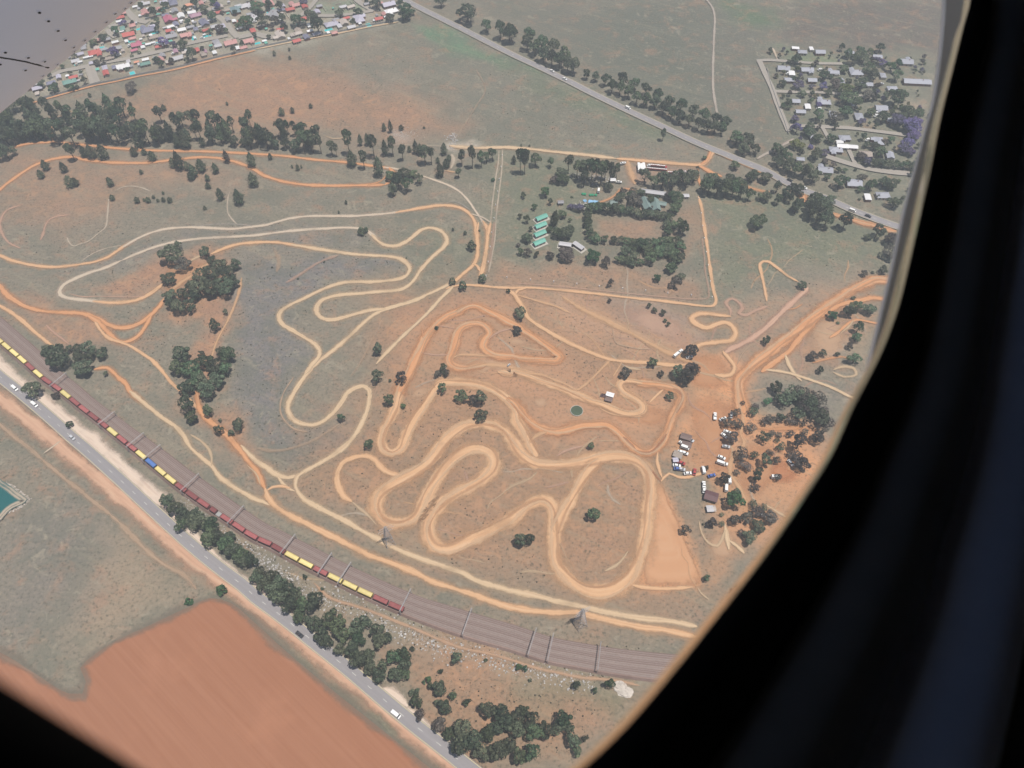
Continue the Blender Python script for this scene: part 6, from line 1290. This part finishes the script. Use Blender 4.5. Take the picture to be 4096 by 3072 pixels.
grove('in the village gardens', 'broad', ['leaf_dark', 'leaf_mid', 'leaf_mid'], 'R4 1530,120,130,120 1380,190,110,120 1080,200,130,120 1000,100,80,100 1250,180,150,130 1150,300,170,150 1300,280,170,130 1240,220,160,120 370,290,140,130 280,270,70,60 650,310,80,80,t 390,360,80,60 1030,410,140,110 740,510,160,130 750,400,50,60 1350,420,170,150 1420,500,180,120 1240,660,230,150 900,630,180,110,t 170,600,120,80 380,540,70,80,t 1740,530,160,160 1680,400,150,130,g 1780,330,120,110,g 1560,310,120,60,p 1500,270,110,50,m 410,640,170,80,m 740,650,150,90,p 590,620,90,60,m 1040,750,230,130,o 820,730,130,90 290,720,80,80,t 470,740,120,80 600,720,90,80 1350,790,180,110,t 1060,870,260,120 1200,900,160 1720,880,220,230 1830,800,150,150 690,870,90,70,p 590,820,80,80 660,1080,170,170 1050,1030,200,160 360,1090,130,100,m 280,840,110,80 190,890,60,90,g 280,910,90,60 1400,1000,130,110 1560,1100,170,150 1700,980,100,80 1900,1080,250,180 2050,1050,180,150 900,1120,220,80,t 1280,1130,130,80,m 1750,1160,220,100,m 1950,1250,250,130,p 2000,1180,200,110,p 380,1250,130,150,p 330,1200,80,90,p 520,1270,150,120 560,1190,130,50 690,1190,70,80,t 960,560,120,80 1480,700,110,80 1620,760,110,90 200,750,60 1100,560,100,80 340,520,80 860,480,80,60 1500,620,110,80,t 1850,1000,160,130', name='garden_tree')
grove('in the village gardens', 'broad', ['leaf_dark', 'leaf_mid', 'leaf_mid'], 'R5 560,260,170,110 660,340,170,90 860,350,170,100 1300,300,90,110 1350,400,110,80 1450,430,130,110 1530,530,180,100 1280,580,150,110,t 1600,360,100,80,t 640,580,170,170 760,520,120,100,m 580,410,80,50,p 770,640,110,90,t 890,670,90,80,t 350,420,180,100,o 450,430,140,90,o 90,500,160,160 180,560,180,150 120,680,200,160 260,760,220,200 360,800,180,200 480,840,180,200 600,910,200,200 540,780,160 240,650,180 960,980,220,200 1050,740,80,70 960,740,80,80 800,850,120,100 1280,880,160,120,t 1400,1010,170,170 1260,1010,110,80 1580,960,180,150 1650,1000,120 1680,980,200,90 1520,1100,70,60 1720,1250,200,130 1350,660,130,120,m 1450,670 1550,680 1650,690 1750,700 1850,710 1950,715 2030,715 1850,480,160,120,m 1950,520,150,110,m 1900,400,170,110,p 1980,300,170,110,p 1920,220,170,100,p 1680,330,110,90', name='garden_tree')
grove('in the suburb yards', 'broad', ['leaf_dark', 'leaf_mid', 'leaf_dark'], 'R2 430,490,140,110,p 270,1010,200,160,p 1120,850,200,170,p 1300,850,130,110,m 2050,200,120,130,p 300,640,150,150,g 950,330,150,170 1150,170,150,80 1100,270,110 1020,580,110,130 580,460,80,90,t 1680,190,160,200 1490,240,120,120 1820,250,150,130 1540,460,130,110 1960,390,170,160 2100,620,170,160,t 2120,270,80,70,t 1980,100,160,120,g 1660,60,140,100 1460,900,190,170 1620,1090,180,220 1520,1120,120,110 1090,1190,130,130 1000,1110,130,110 1250,1130,90,110,t 720,150,90 1790,940,90,140,t 80,740,150,120 80,1130,100,120,t 1920,610,120,90 600,600,90,70 820,330,60 1000,420,120,60 1640,480,60 1280,560,80 860,700,70 930,470,90,60 1750,560,60,50 690,950,60,60 560,1000,60,50 1930,880,60,50 320,1190,60 480,1230,60 1420,720,60,50', name='yard_tree')
grove('in the suburb yards', 'broad', ['leaf_dark', 'leaf_mid', 'leaf_dark'], 'R3 300,50,110,80 370,180,170,120 500,130,100,110 620,140,110,110 240,340,170,120,g 430,320,160,130 560,280,110,90,t 650,270,90,100 530,350,80,70,t 670,380,80,110 650,310,60,50,p 810,330,180,140,g 960,300,130,160 1040,410,170,210 1280,210,120,80 1480,190,110,80 1420,300,80,80 1680,120,150,110 1570,60,60 1940,100,100,90 2010,240,170,170,g 2000,250,150,100 1830,260,120,80 2080,180,70 880,70,110,80,m 110,610,70,120 200,540,60,90 340,450,60,70 490,440,60,50 150,330,80,60 20,380,60 120,180,60 R1 1100,1200,80,70 1230,1320,80,80 1000,1560,90,220 1250,1600,150,110,g 1500,1480,110,130 1420,1300,70 740,1540,150,130 1640,830,160,80 880,1370,90,100 1340,1560,90,70 1700,1150,110,100,t 1300,1040,110,110 960,1640,200,90', name='yard_tree')
vp = gp('V 1660,110 2060,130 2020,440 1860,440 1760,380 1700,300'); vx = [p.x for p in vp]; vy = [p.y for p in vp]; cnt = 0; tr_ = 0
while cnt < 150 and tr_ < 12000:
    tr_ += 1; p = Vector((rt.uniform(min(vx), max(vx)), rt.uniform(min(vy), max(vy)), 0))
    if not in_poly(p, vp) or any((p.x - h[0]) ** 2 + (p.y - h[1]) ** 2 < (h[2] + 2.5) ** 2 for h in HOUSES): continue
    if any(min((Vector((p.x, p.y)) - q).length for q in rp[::2]) < 5 for rp in ROADPTS[12:]): continue
    d = p - CP; f_ = d.dot(CF); px = 2048 + FPX * d.x / f_; py = 1536 - FPX * d.dot(CU) / f_; sc_, _ = scale_at(px, py); Wm = rt.uniform(2.4, 6.5); mt = rt.choice(['leaf_dark', 'leaf_mid', 'leaf_dark', 'leaf_thorn', 'leaf_olive', 'leaf_mauve'])
    kd = 'bush' if Wm < 3.4 else 'broad'
    tree(px, py, Wm * sc_, Wm * sc_ * 1.15, kd, mt, '%s %s crowded between the village houses' % (ADJ[mt], 'garden bush' if kd == 'bush' else 'little garden tree'), '%s %s between village houses' % (ADJ[mt], kd), 'bush' if kd == 'bush' else 'tree', 'garden_tree'); cnt += 1
for (seg, n_, lo, hi) in (('R6 20,560 300,560 600,560 880,590 1200,590 1500,590 1900,600 2200,600', 34, 70, 120), ('R7 60,560 440,570 800,600 1100,640 1500,660 1700,690', 26, 70, 110), ('R6 30,420 400,420 700,400 1000,380 1400,330', 16, 70, 110)):
    pts = parse(seg)
    for q in range(n_):
        f_ = rt.random() * (len(pts) - 1); i_ = int(f_); f_ -= i_; a, b_ = pts[i_], pts[min(i_ + 1, len(pts) - 1)]
        x = a[0] + (b_[0] - a[0]) * f_; y = a[1] + (b_[1] - a[1]) * f_ - rt.uniform(0, 38); wp_ = rt.uniform(lo, hi) * .3472
        mt = rt.choice(['leaf_pine', 'leaf_dark', 'leaf_mid']); kd = rt.choice(['pine', 'pine', 'tallpine'])
        tree(x, y, wp_, wp_ * rt.uniform(1.7, 2.4), kd, mt, '%s %s filling the belt beyond the upper orange track' % (ADJ[mt], KNM[kd]), '%s %s filling the belt' % (ADJ[mt], KNM[kd]))
print('TREES', TREE_N)
# low scrub and tussocks, beyond counting
def scrub():
    r_ = np.random.RandomState(8); zones = ['V 520,560 860,560 640,730 690,750 610,890 760,960 640,990 510,900', 'V 780,850 1060,840 1150,960 1050,1020 800,1000 760,900', 'V 560,1000 800,960 1060,1080 1200,1180 1180,1280 900,1200 650,1100', 'V 400,1080 700,1280 1000,1360 1400,1400 1300,1480 900,1400 600,1250', 'V 850,640 1200,660 1500,720 1440,860 1250,860 1000,700', 'V 900,1450 1300,1520 1250,1640 1000,1620', 'V 0,480 480,480 900,480 1020,560 900,600 400,600 0,580', 'V 180,600 350,600 500,700 560,900 400,880 250,740', 'V 1060,580 1900,480 1880,640 1700,700 1560,680', 'V 100,250 900,120 1000,290 500,280', 'V 1050,130 1480,300 1400,330 1000,300']
    vs = []; fs = []; tot = 0
    for s, n in zip(zones, (900, 800, 700, 900, 700, 500, 900, 700, 500, 420, 380)):
        poly = gp(s); X = np.array([p.x for p in poly]); Y = np.array([p.y for p in poly]); k = 0
        while k < n:
            p = Vector((r_.uniform(X.min(), X.max()), r_.uniform(Y.min(), Y.max()), 0))
            if not in_poly(p, poly): continue
            k += 1; s_ = .16 + .5 * r_.random_sample() ** 4; b = len(vs); m_ = 6; ph = r_.random_sample() * 6
            vs.append((p.x, p.y, s_ * 1.0))
            for i in range(m_): vs.append((p.x + s_ * .75 * math.cos(ph + i * 1.047) * r_.uniform(.7, 1.1), p.y + s_ * .75 * math.sin(ph + i * 1.047) * r_.uniform(.7, 1.1), s_ * .65))
            for i in range(m_): vs.append((p.x + s_ * 1.05 * math.cos(ph + .5 + i * 1.047) * r_.uniform(.7, 1.1), p.y + s_ * 1.05 * math.sin(ph + .5 + i * 1.047) * r_.uniform(.7, 1.1), 0.02))
            for i in range(m_):
                j = (i + 1) % m_; fs += [(b, b + 1 + i, b + 1 + j), (b + 1 + i, b + 7 + i, b + 1 + j), (b + 1 + j, b + 7 + i, b + 7 + j)]
    m_ = MB(); m_.v = vs; m_.f = fs
    tag(m_.obj('scrub', 'scrub_leaf'), 'small dark tussocks and scrub dotted over the veld', 'scrub', kind='stuff')
scrub()

# ------------------------------------------------------------------ the aircraft: cabin window and engine cowling
def cam2w(x, y, z):
    """camera space (right, up, forward metres) -> world"""
    return CP + CR * x + CU * y + CF * z
WA, WBk = .15, 1.11                      # the window plane is raked: nearer on the left, further on the right
def on_window(vx, vy):
    tx = (vx - 1106) / 1659.0; ty = (829.5 - vy) / 1659.0; z = WA / (1 - WBk * tx); return Vector((tx * z, ty * z, z))
OUT = [(2097, 0), (2084, 50), (2059, 150), (2034, 250), (2009, 375), (1986, 477), (1966, 565), (1941, 665), (1909, 752), (1871, 829), (1844, 880), (1799, 980), (1734, 1084), (1659, 1194), (1556, 1327), (1456, 1452), (1356, 1569), (1262, 1659), (1090, 1800), (900, 1890), (700, 1890), (500, 1800), (312, 1672), (150, 1570), (0, 1476), (-200, 1330), (-420, 1120), (-600, 800), (-680, 300), (-600, -300), (-200, -900), (500, -1250), (1200, -1250), (1780, -950), (2050, -500), (2110, -200)]
W3 = [on_window(*p) for p in OUT]
wc = sum(W3, Vector()) / len(W3)
nrm_w = Vector((WBk, 0, -1)).normalized()          # towards the cabin (camera side)
if nrm_w.dot(-wc) < 0: nrm_w = -nrm_w
eu = Vector((0, 1, 0)); ev = nrm_w.cross(eu).normalized()
P2 = [((p - wc).dot(ev), (p - wc).dot(eu)) for p in W3]
# smooth closed outline
P2s = resample([Vector((a, b, 0)) for a, b in P2], .006, True)
tgw = tangents(P2s, True)
area = sum(P2s[i].x * P2s[(i + 1) % len(P2s)].y - P2s[(i + 1) % len(P2s)].x * P2s[i].y for i in range(len(P2s)))
sg = 1 if area > 0 else -1
def wring(off, dep):
    out = []
    for p, t_ in zip(P2s, tgw):
        nn = Vector((t_.y, -t_.x)) * sg; q = p + nn * off; c_ = wc + ev * q.x + eu * q.y + nrm_w * dep; out.append(cam2w(c_.x, c_.y, c_.z))
    return out
def loft(name, prof, mat, parent, smooth=True):
    rings = [wring(*q) for q in prof]; n = len(P2s); mb = MB()
    for r_ in rings: mb.v += [tuple(v) for v in r_]
    for i in range(len(rings) - 1):
        for k in range(n): mb.f.append((i * n + k, i * n + (k + 1) % n, (i + 1) * n + (k + 1) % n, (i + 1) * n + k))
    return mb.obj(name, mat, parent, smooth)
plain('seal_black', (0.012, 0.012, 0.013), 0.7, 0.1, scale=30); plain('trim_dark', (0.22, 0.22, 0.23), 0.6, 0.1, scale=30); plain('trim_blue', (0.66, 0.72, 0.90), 0.55, 0.08, scale=30)
plain('lining', (0.07, 0.07, 0.08), 0.8, 0.1, scale=8); plain('cabin_beige', (0.84, 0.83, 0.82), 0.8, 0.05, scale=3); plain('hull_white', (0.7, 0.7, 0.72), 0.4, 0.03, scale=2)
m, t, b = nodes('acrylic')
rfr = t.nodes.new('ShaderNodeBsdfAnisotropic'); rfr.inputs['Roughness'].default_value = 0.06; rfr.inputs['Color'].default_value = (.88, .80, .66, 1)
t.links.new(rfr.outputs[0], t.nodes['Material Output'].inputs[0])
cab = thing('aircraft_window', 'dark aircraft window surround framing the view, soft and out of focus', 'window frame', cam2w(wc.x, wc.y, wc.z))
def adopt(o): o.parent = cab; o.matrix_parent_inverse = cab.matrix_world.inverted() if False else Matrix.Translation(-Vector(cab.location)); return o
adopt(loft('seal', [(-.0002, -.0002), (0, .0004), (.006, .004), (.018, .006), (.030, .004)], 'seal_black', None))
adopt(loft('inner_bezel', [(.0290, .0038), (.031, .012), (.040, .020), (.060, .024), (.072, .018), (.074, .008)], 'trim_dark', None))
adopt(loft('trim_strip', [(.0732, .0075), (.075, .030), (.081, .044), (.094, .050), (.108, .046), (.114, .016)], 'trim_blue', None))
adopt(loft('reveal', [(.1130, .0150), (.118, .040), (.130, .056), (.146, .058), (.152, .066), (.180, .072), (.200, .074)], 'lining', None))
# cabin side panel and shell round the seat
def shell():
    n = len(P2s); rings = [wring(.1990, .0730), wring(.43, .09)]
    cen = CP + (cam2w(*wc) - CP) * .0
    base = rings[-1]; back = (CR * nrm_w.x + CU * nrm_w.y + CF * nrm_w.z)
    for d, s_ in ((.3, 1.5), (.8, 1.7), (1.4, 1.3), (1.6, .05)):
        c0 = sum(base, Vector()) / n; rings.append([c0 + (p - c0) * s_ + back * d for p in base])
    mb = MB()
    for r_ in rings: mb.v += [tuple(v) for v in r_]
    for i in range(len(rings) - 1):
        for k in range(n): mb.f.append((i * n + k, i * n + (k + 1) % n, (i + 1) * n + (k + 1) % n, (i + 1) * n + k))
    mb.f.append(tuple((len(rings) - 1) * n + k for k in range(n)))
    return mb.obj('cabin_lining', 'cabin_beige')
adopt(shell())
# outer skin of the fuselage round the window
adopt(loft('fuselage_skin', [(.060, -.030), (.066, -.034), (.2, -.036), (.43, -.036)], 'hull_white', None))
# moulded acrylic flare at the rim of the pane: its polished bell bends the view of the ground into streaks
def flare():
    idx = set(i for i, p in enumerate(P2s) if (wc + ev * p.x + eu * p.y).x > -.028); n0 = len(P2s)
    st = next(i for i in idx if (i - 1) % n0 not in idx); run = [(st + k) % n0 for k in range(len(idx))]
    NS_ = 14; TOP, BOT = 24.0, 2.0; mb = MB(); nrs = []
    o3 = -nrm_w
    for i in run:
        p = P2s[i]; t_ = tgw[i]; nn = Vector((t_.y, -t_.x)) * sg
        e = (ev * nn.x + eu * nn.y).normalized(); q = wc + ev * p.x + eu * p.y - nrm_w * .0004 + e * .0006
        d = q.normalized(); a0 = math.atan2(d.dot(e), d.dot(o3)); a0 = max(a0, R(20))
        # length of the bell that shows about 17 pixels wide
        def bell(L):
            pos = q.copy(); out = [(pos.copy(), a0 - R(TOP))]
            for k in range(1, NS_ + 1):
                f = k / NS_; al = a0 - R(TOP + (BOT - TOP) * f); am = a0 - R(TOP + (BOT - TOP) * (f - .5 / NS_))
                pos = pos + (e * math.sin(am) + o3 * math.cos(am)) * (L / NS_); out.append((pos.copy(), al))
            return out
        def width(L):
            b_ = bell(L); u0 = b_[0][0]; u1 = b_[-1][0]
            return 768 * math.hypot(u0.x / u0.z - u1.x / u1.z, u0.y / u0.z - u1.y / u1.z)
        lo, hi = .002, .09
        for _ in range(24):
            m_ = (lo + hi) / 2
            if width(m_) < 25: lo = m_
            else: hi = m_
        for pos, al in bell(lo):
            mb.v.append(tuple(cam2w(pos.x, pos.y, pos.z))); n3 = e * -math.cos(al) + o3 * math.sin(al); nrs.append((CR * n3.x + CU * n3.y + CF * n3.z).normalized())
    w_ = NS_ + 1
    for k in range(len(run) - 1):
        for j in range(NS_): mb.f.append((k * w_ + j + 1, (k + 1) * w_ + j + 1, (k + 1) * w_ + j, k * w_ + j))
    o = mb.obj('pane_edge', 'acrylic', None, True)
    o.data.normals_split_custom_set_from_vertices([tuple(v) for v in nrs])
    return o
# engine cowling seen below and ahead of the wing
def cowling():
    D0 = 2.4
    def cs(vx, vy, z): return Vector(((vx - 1106) / 1659.0 * z, (829.5 - vy) / 1659.0 * z, z))
    A, B = cs(300, 0, D0 * .92), cs(0, 245, D0 * 1.02)
    ax_ = (A - B).normalized(); mv = ax_.cross(A.normalized()).normalized()
    if mv.dot(Vector((-1, 1, 0))) < 0: mv = -mv
    Rr = .36; c0 = A + mv * Rr
    u = mv; v = ax_.cross(u).normalized()
    root = thing('engine_cowling', 'pale grey riveted engine cowling outside the window', 'cowling', cam2w(c0.x, c0.y, c0.z))
    def place(o): o.parent = root; o.matrix_parent_inverse = Matrix.Translation(-Vector(root.location)); return o
    def W(q): return cam2w(q.x, q.y, q.z)
    n = 96
    def barrel(name, s0, s1, rad):
        mb = MB(); st = [s0, (s0 + s1) / 2, s1]
        for s_ in st:
            for k in range(n): a = 2 * math.pi * k / n; mb.v.append(tuple(W(c0 + ax_ * s_ + u * math.cos(a) * rad + v * math.sin(a) * rad)))
        for i in range(2):
            for k in range(n): mb.f.append((i * n + k, i * n + (k + 1) % n, (i + 1) * n + (k + 1) % n, (i + 1) * n + k))
        mb.f += [tuple(range(n)), tuple(2 * n + k for k in range(n))]
        return place(mb.obj(name, 'cowl_paint', None, True))
    def hit(vx, vy):
        d = Vector(((vx - 1106) / 1659.0, (829.5 - vy) / 1659.0, 1.0)); o = -c0
        dp = d - ax_ * d.dot(ax_); op = o - ax_ * o.dot(ax_); a = dp.dot(dp); b = 2 * dp.dot(op); c = op.dot(op) - Rr * Rr; disc = b * b - 4 * a * c
        if disc < 0: return None
        t_ = (-b - math.sqrt(disc)) / (2 * a); return d * t_
    barrel('panel', -1.4, 1.6, Rr)
    mb = MB(); k2 = 512.0 / 2212 * 2212 / 4096.0; prev = []
    for (x, y) in ((-260, 430), (-120, 462), (0, 495), (110, 512), (220, 532), (330, 560), (420, 585), (488, 604)):
        h = hit(x * 1024 / 4096.0, y * 1024 / 4096.0)
        if h is None: continue
        prev.append(h)
    for i, h in enumerate(prev):
        tg_ = (prev[min(i + 1, len(prev) - 1)] - prev[max(i - 1, 0)]).normalized(); nn = (h - c0) - ax_ * (h - c0).dot(ax_); nn.normalize(); sd_ = nn.cross(tg_).normalized()
        for q, hh in ((-.003, .0006), (0, .0014), (.003, .0006)): mb.v.append(tuple(W(h + sd_ * q + nn * hh)))
    for i in range(len(prev) - 1):
        for q in range(2): mb.f.append((i * 3 + q, i * 3 + q + 1, (i + 1) * 3 + q + 1, (i + 1) * 3 + q))
    place(mb.obj('seam', 'seal_black', None))
    k_ = 1024 / 2212.0 * 2212 / 4096.0
    for (x, y) in ((340, 105), (418, 178), (500, 262), (563, 342), (635, 405), (1078, 70), (993, 115), (917, 188), (820, 268), (730, 345), (45, 450), (243, 495), (385, 527), (493, 553), (0, 552), (218, 603), (368, 652), (1130, 20), (640, 440)):
        h = hit(x * k_, y * k_)
        if h is None: continue
        nn = (h - c0) - ax_ * (h - c0).dot(ax_); nn.normalize(); e1 = ax_; e2 = nn.cross(e1)
        mb = MB(); 
        for rad, hh in ((.0085, .0), (.0075, .0012), (.003, .0016)):
            for q in range(10): a = 2 * math.pi * q / 10; mb.v.append(tuple(W(h + e1 * math.cos(a) * rad + e2 * math.sin(a) * rad + nn * hh)))
        for i in range(2):
            for q in range(10): mb.f.append((i * 10 + q, i * 10 + (q + 1) % 10, (i + 1) * 10 + (q + 1) % 10, (i + 1) * 10 + q))
        mb.f.append(tuple(20 + q for q in range(10)))
        rv = place(mb.obj('rivet', 'cowl_paint', None))
        mb = MB()
        for q in range(6): a = 2 * math.pi * q / 6; mb.v.append(tuple(W(h + e1 * math.cos(a) * .0042 + e2 * math.sin(a) * .0042 + nn * .0022)))
        mb.f.append(tuple(range(6))); sl = place(mb.obj('rivet_recess', 'seal_black', None)); 
plain('cowl_paint', (0.92, 0.88, 0.97), 0.45, 0.05, spec=0.4, scale=1.5)
adopt(flare())
cowling()

# ------------------------------------------------------------------ haze in the air
hz = MB().box(-6600, 6600, -6600, 6600, -1.0, CAM_H + 8)
m = bpy.data.materials.new('air_haze'); m.use_nodes = True; t = m.node_tree; t.nodes.clear()
out = t.nodes.new('ShaderNodeOutputMaterial'); vol = t.nodes.new('ShaderNodeVolumePrincipled')
vol.inputs['Color'].default_value = (.86, .93, 1.0, 1); vol.inputs['Density'].default_value = 0.00031; vol.inputs['Anisotropy'].default_value = 0.1
t.links.new(vol.outputs[0], out.inputs['Volume'])
ho = link('haze', hz.mesh('haze', m)); tag(ho, 'thin pale haze filling the air over the veld', 'haze', kind='stuff')
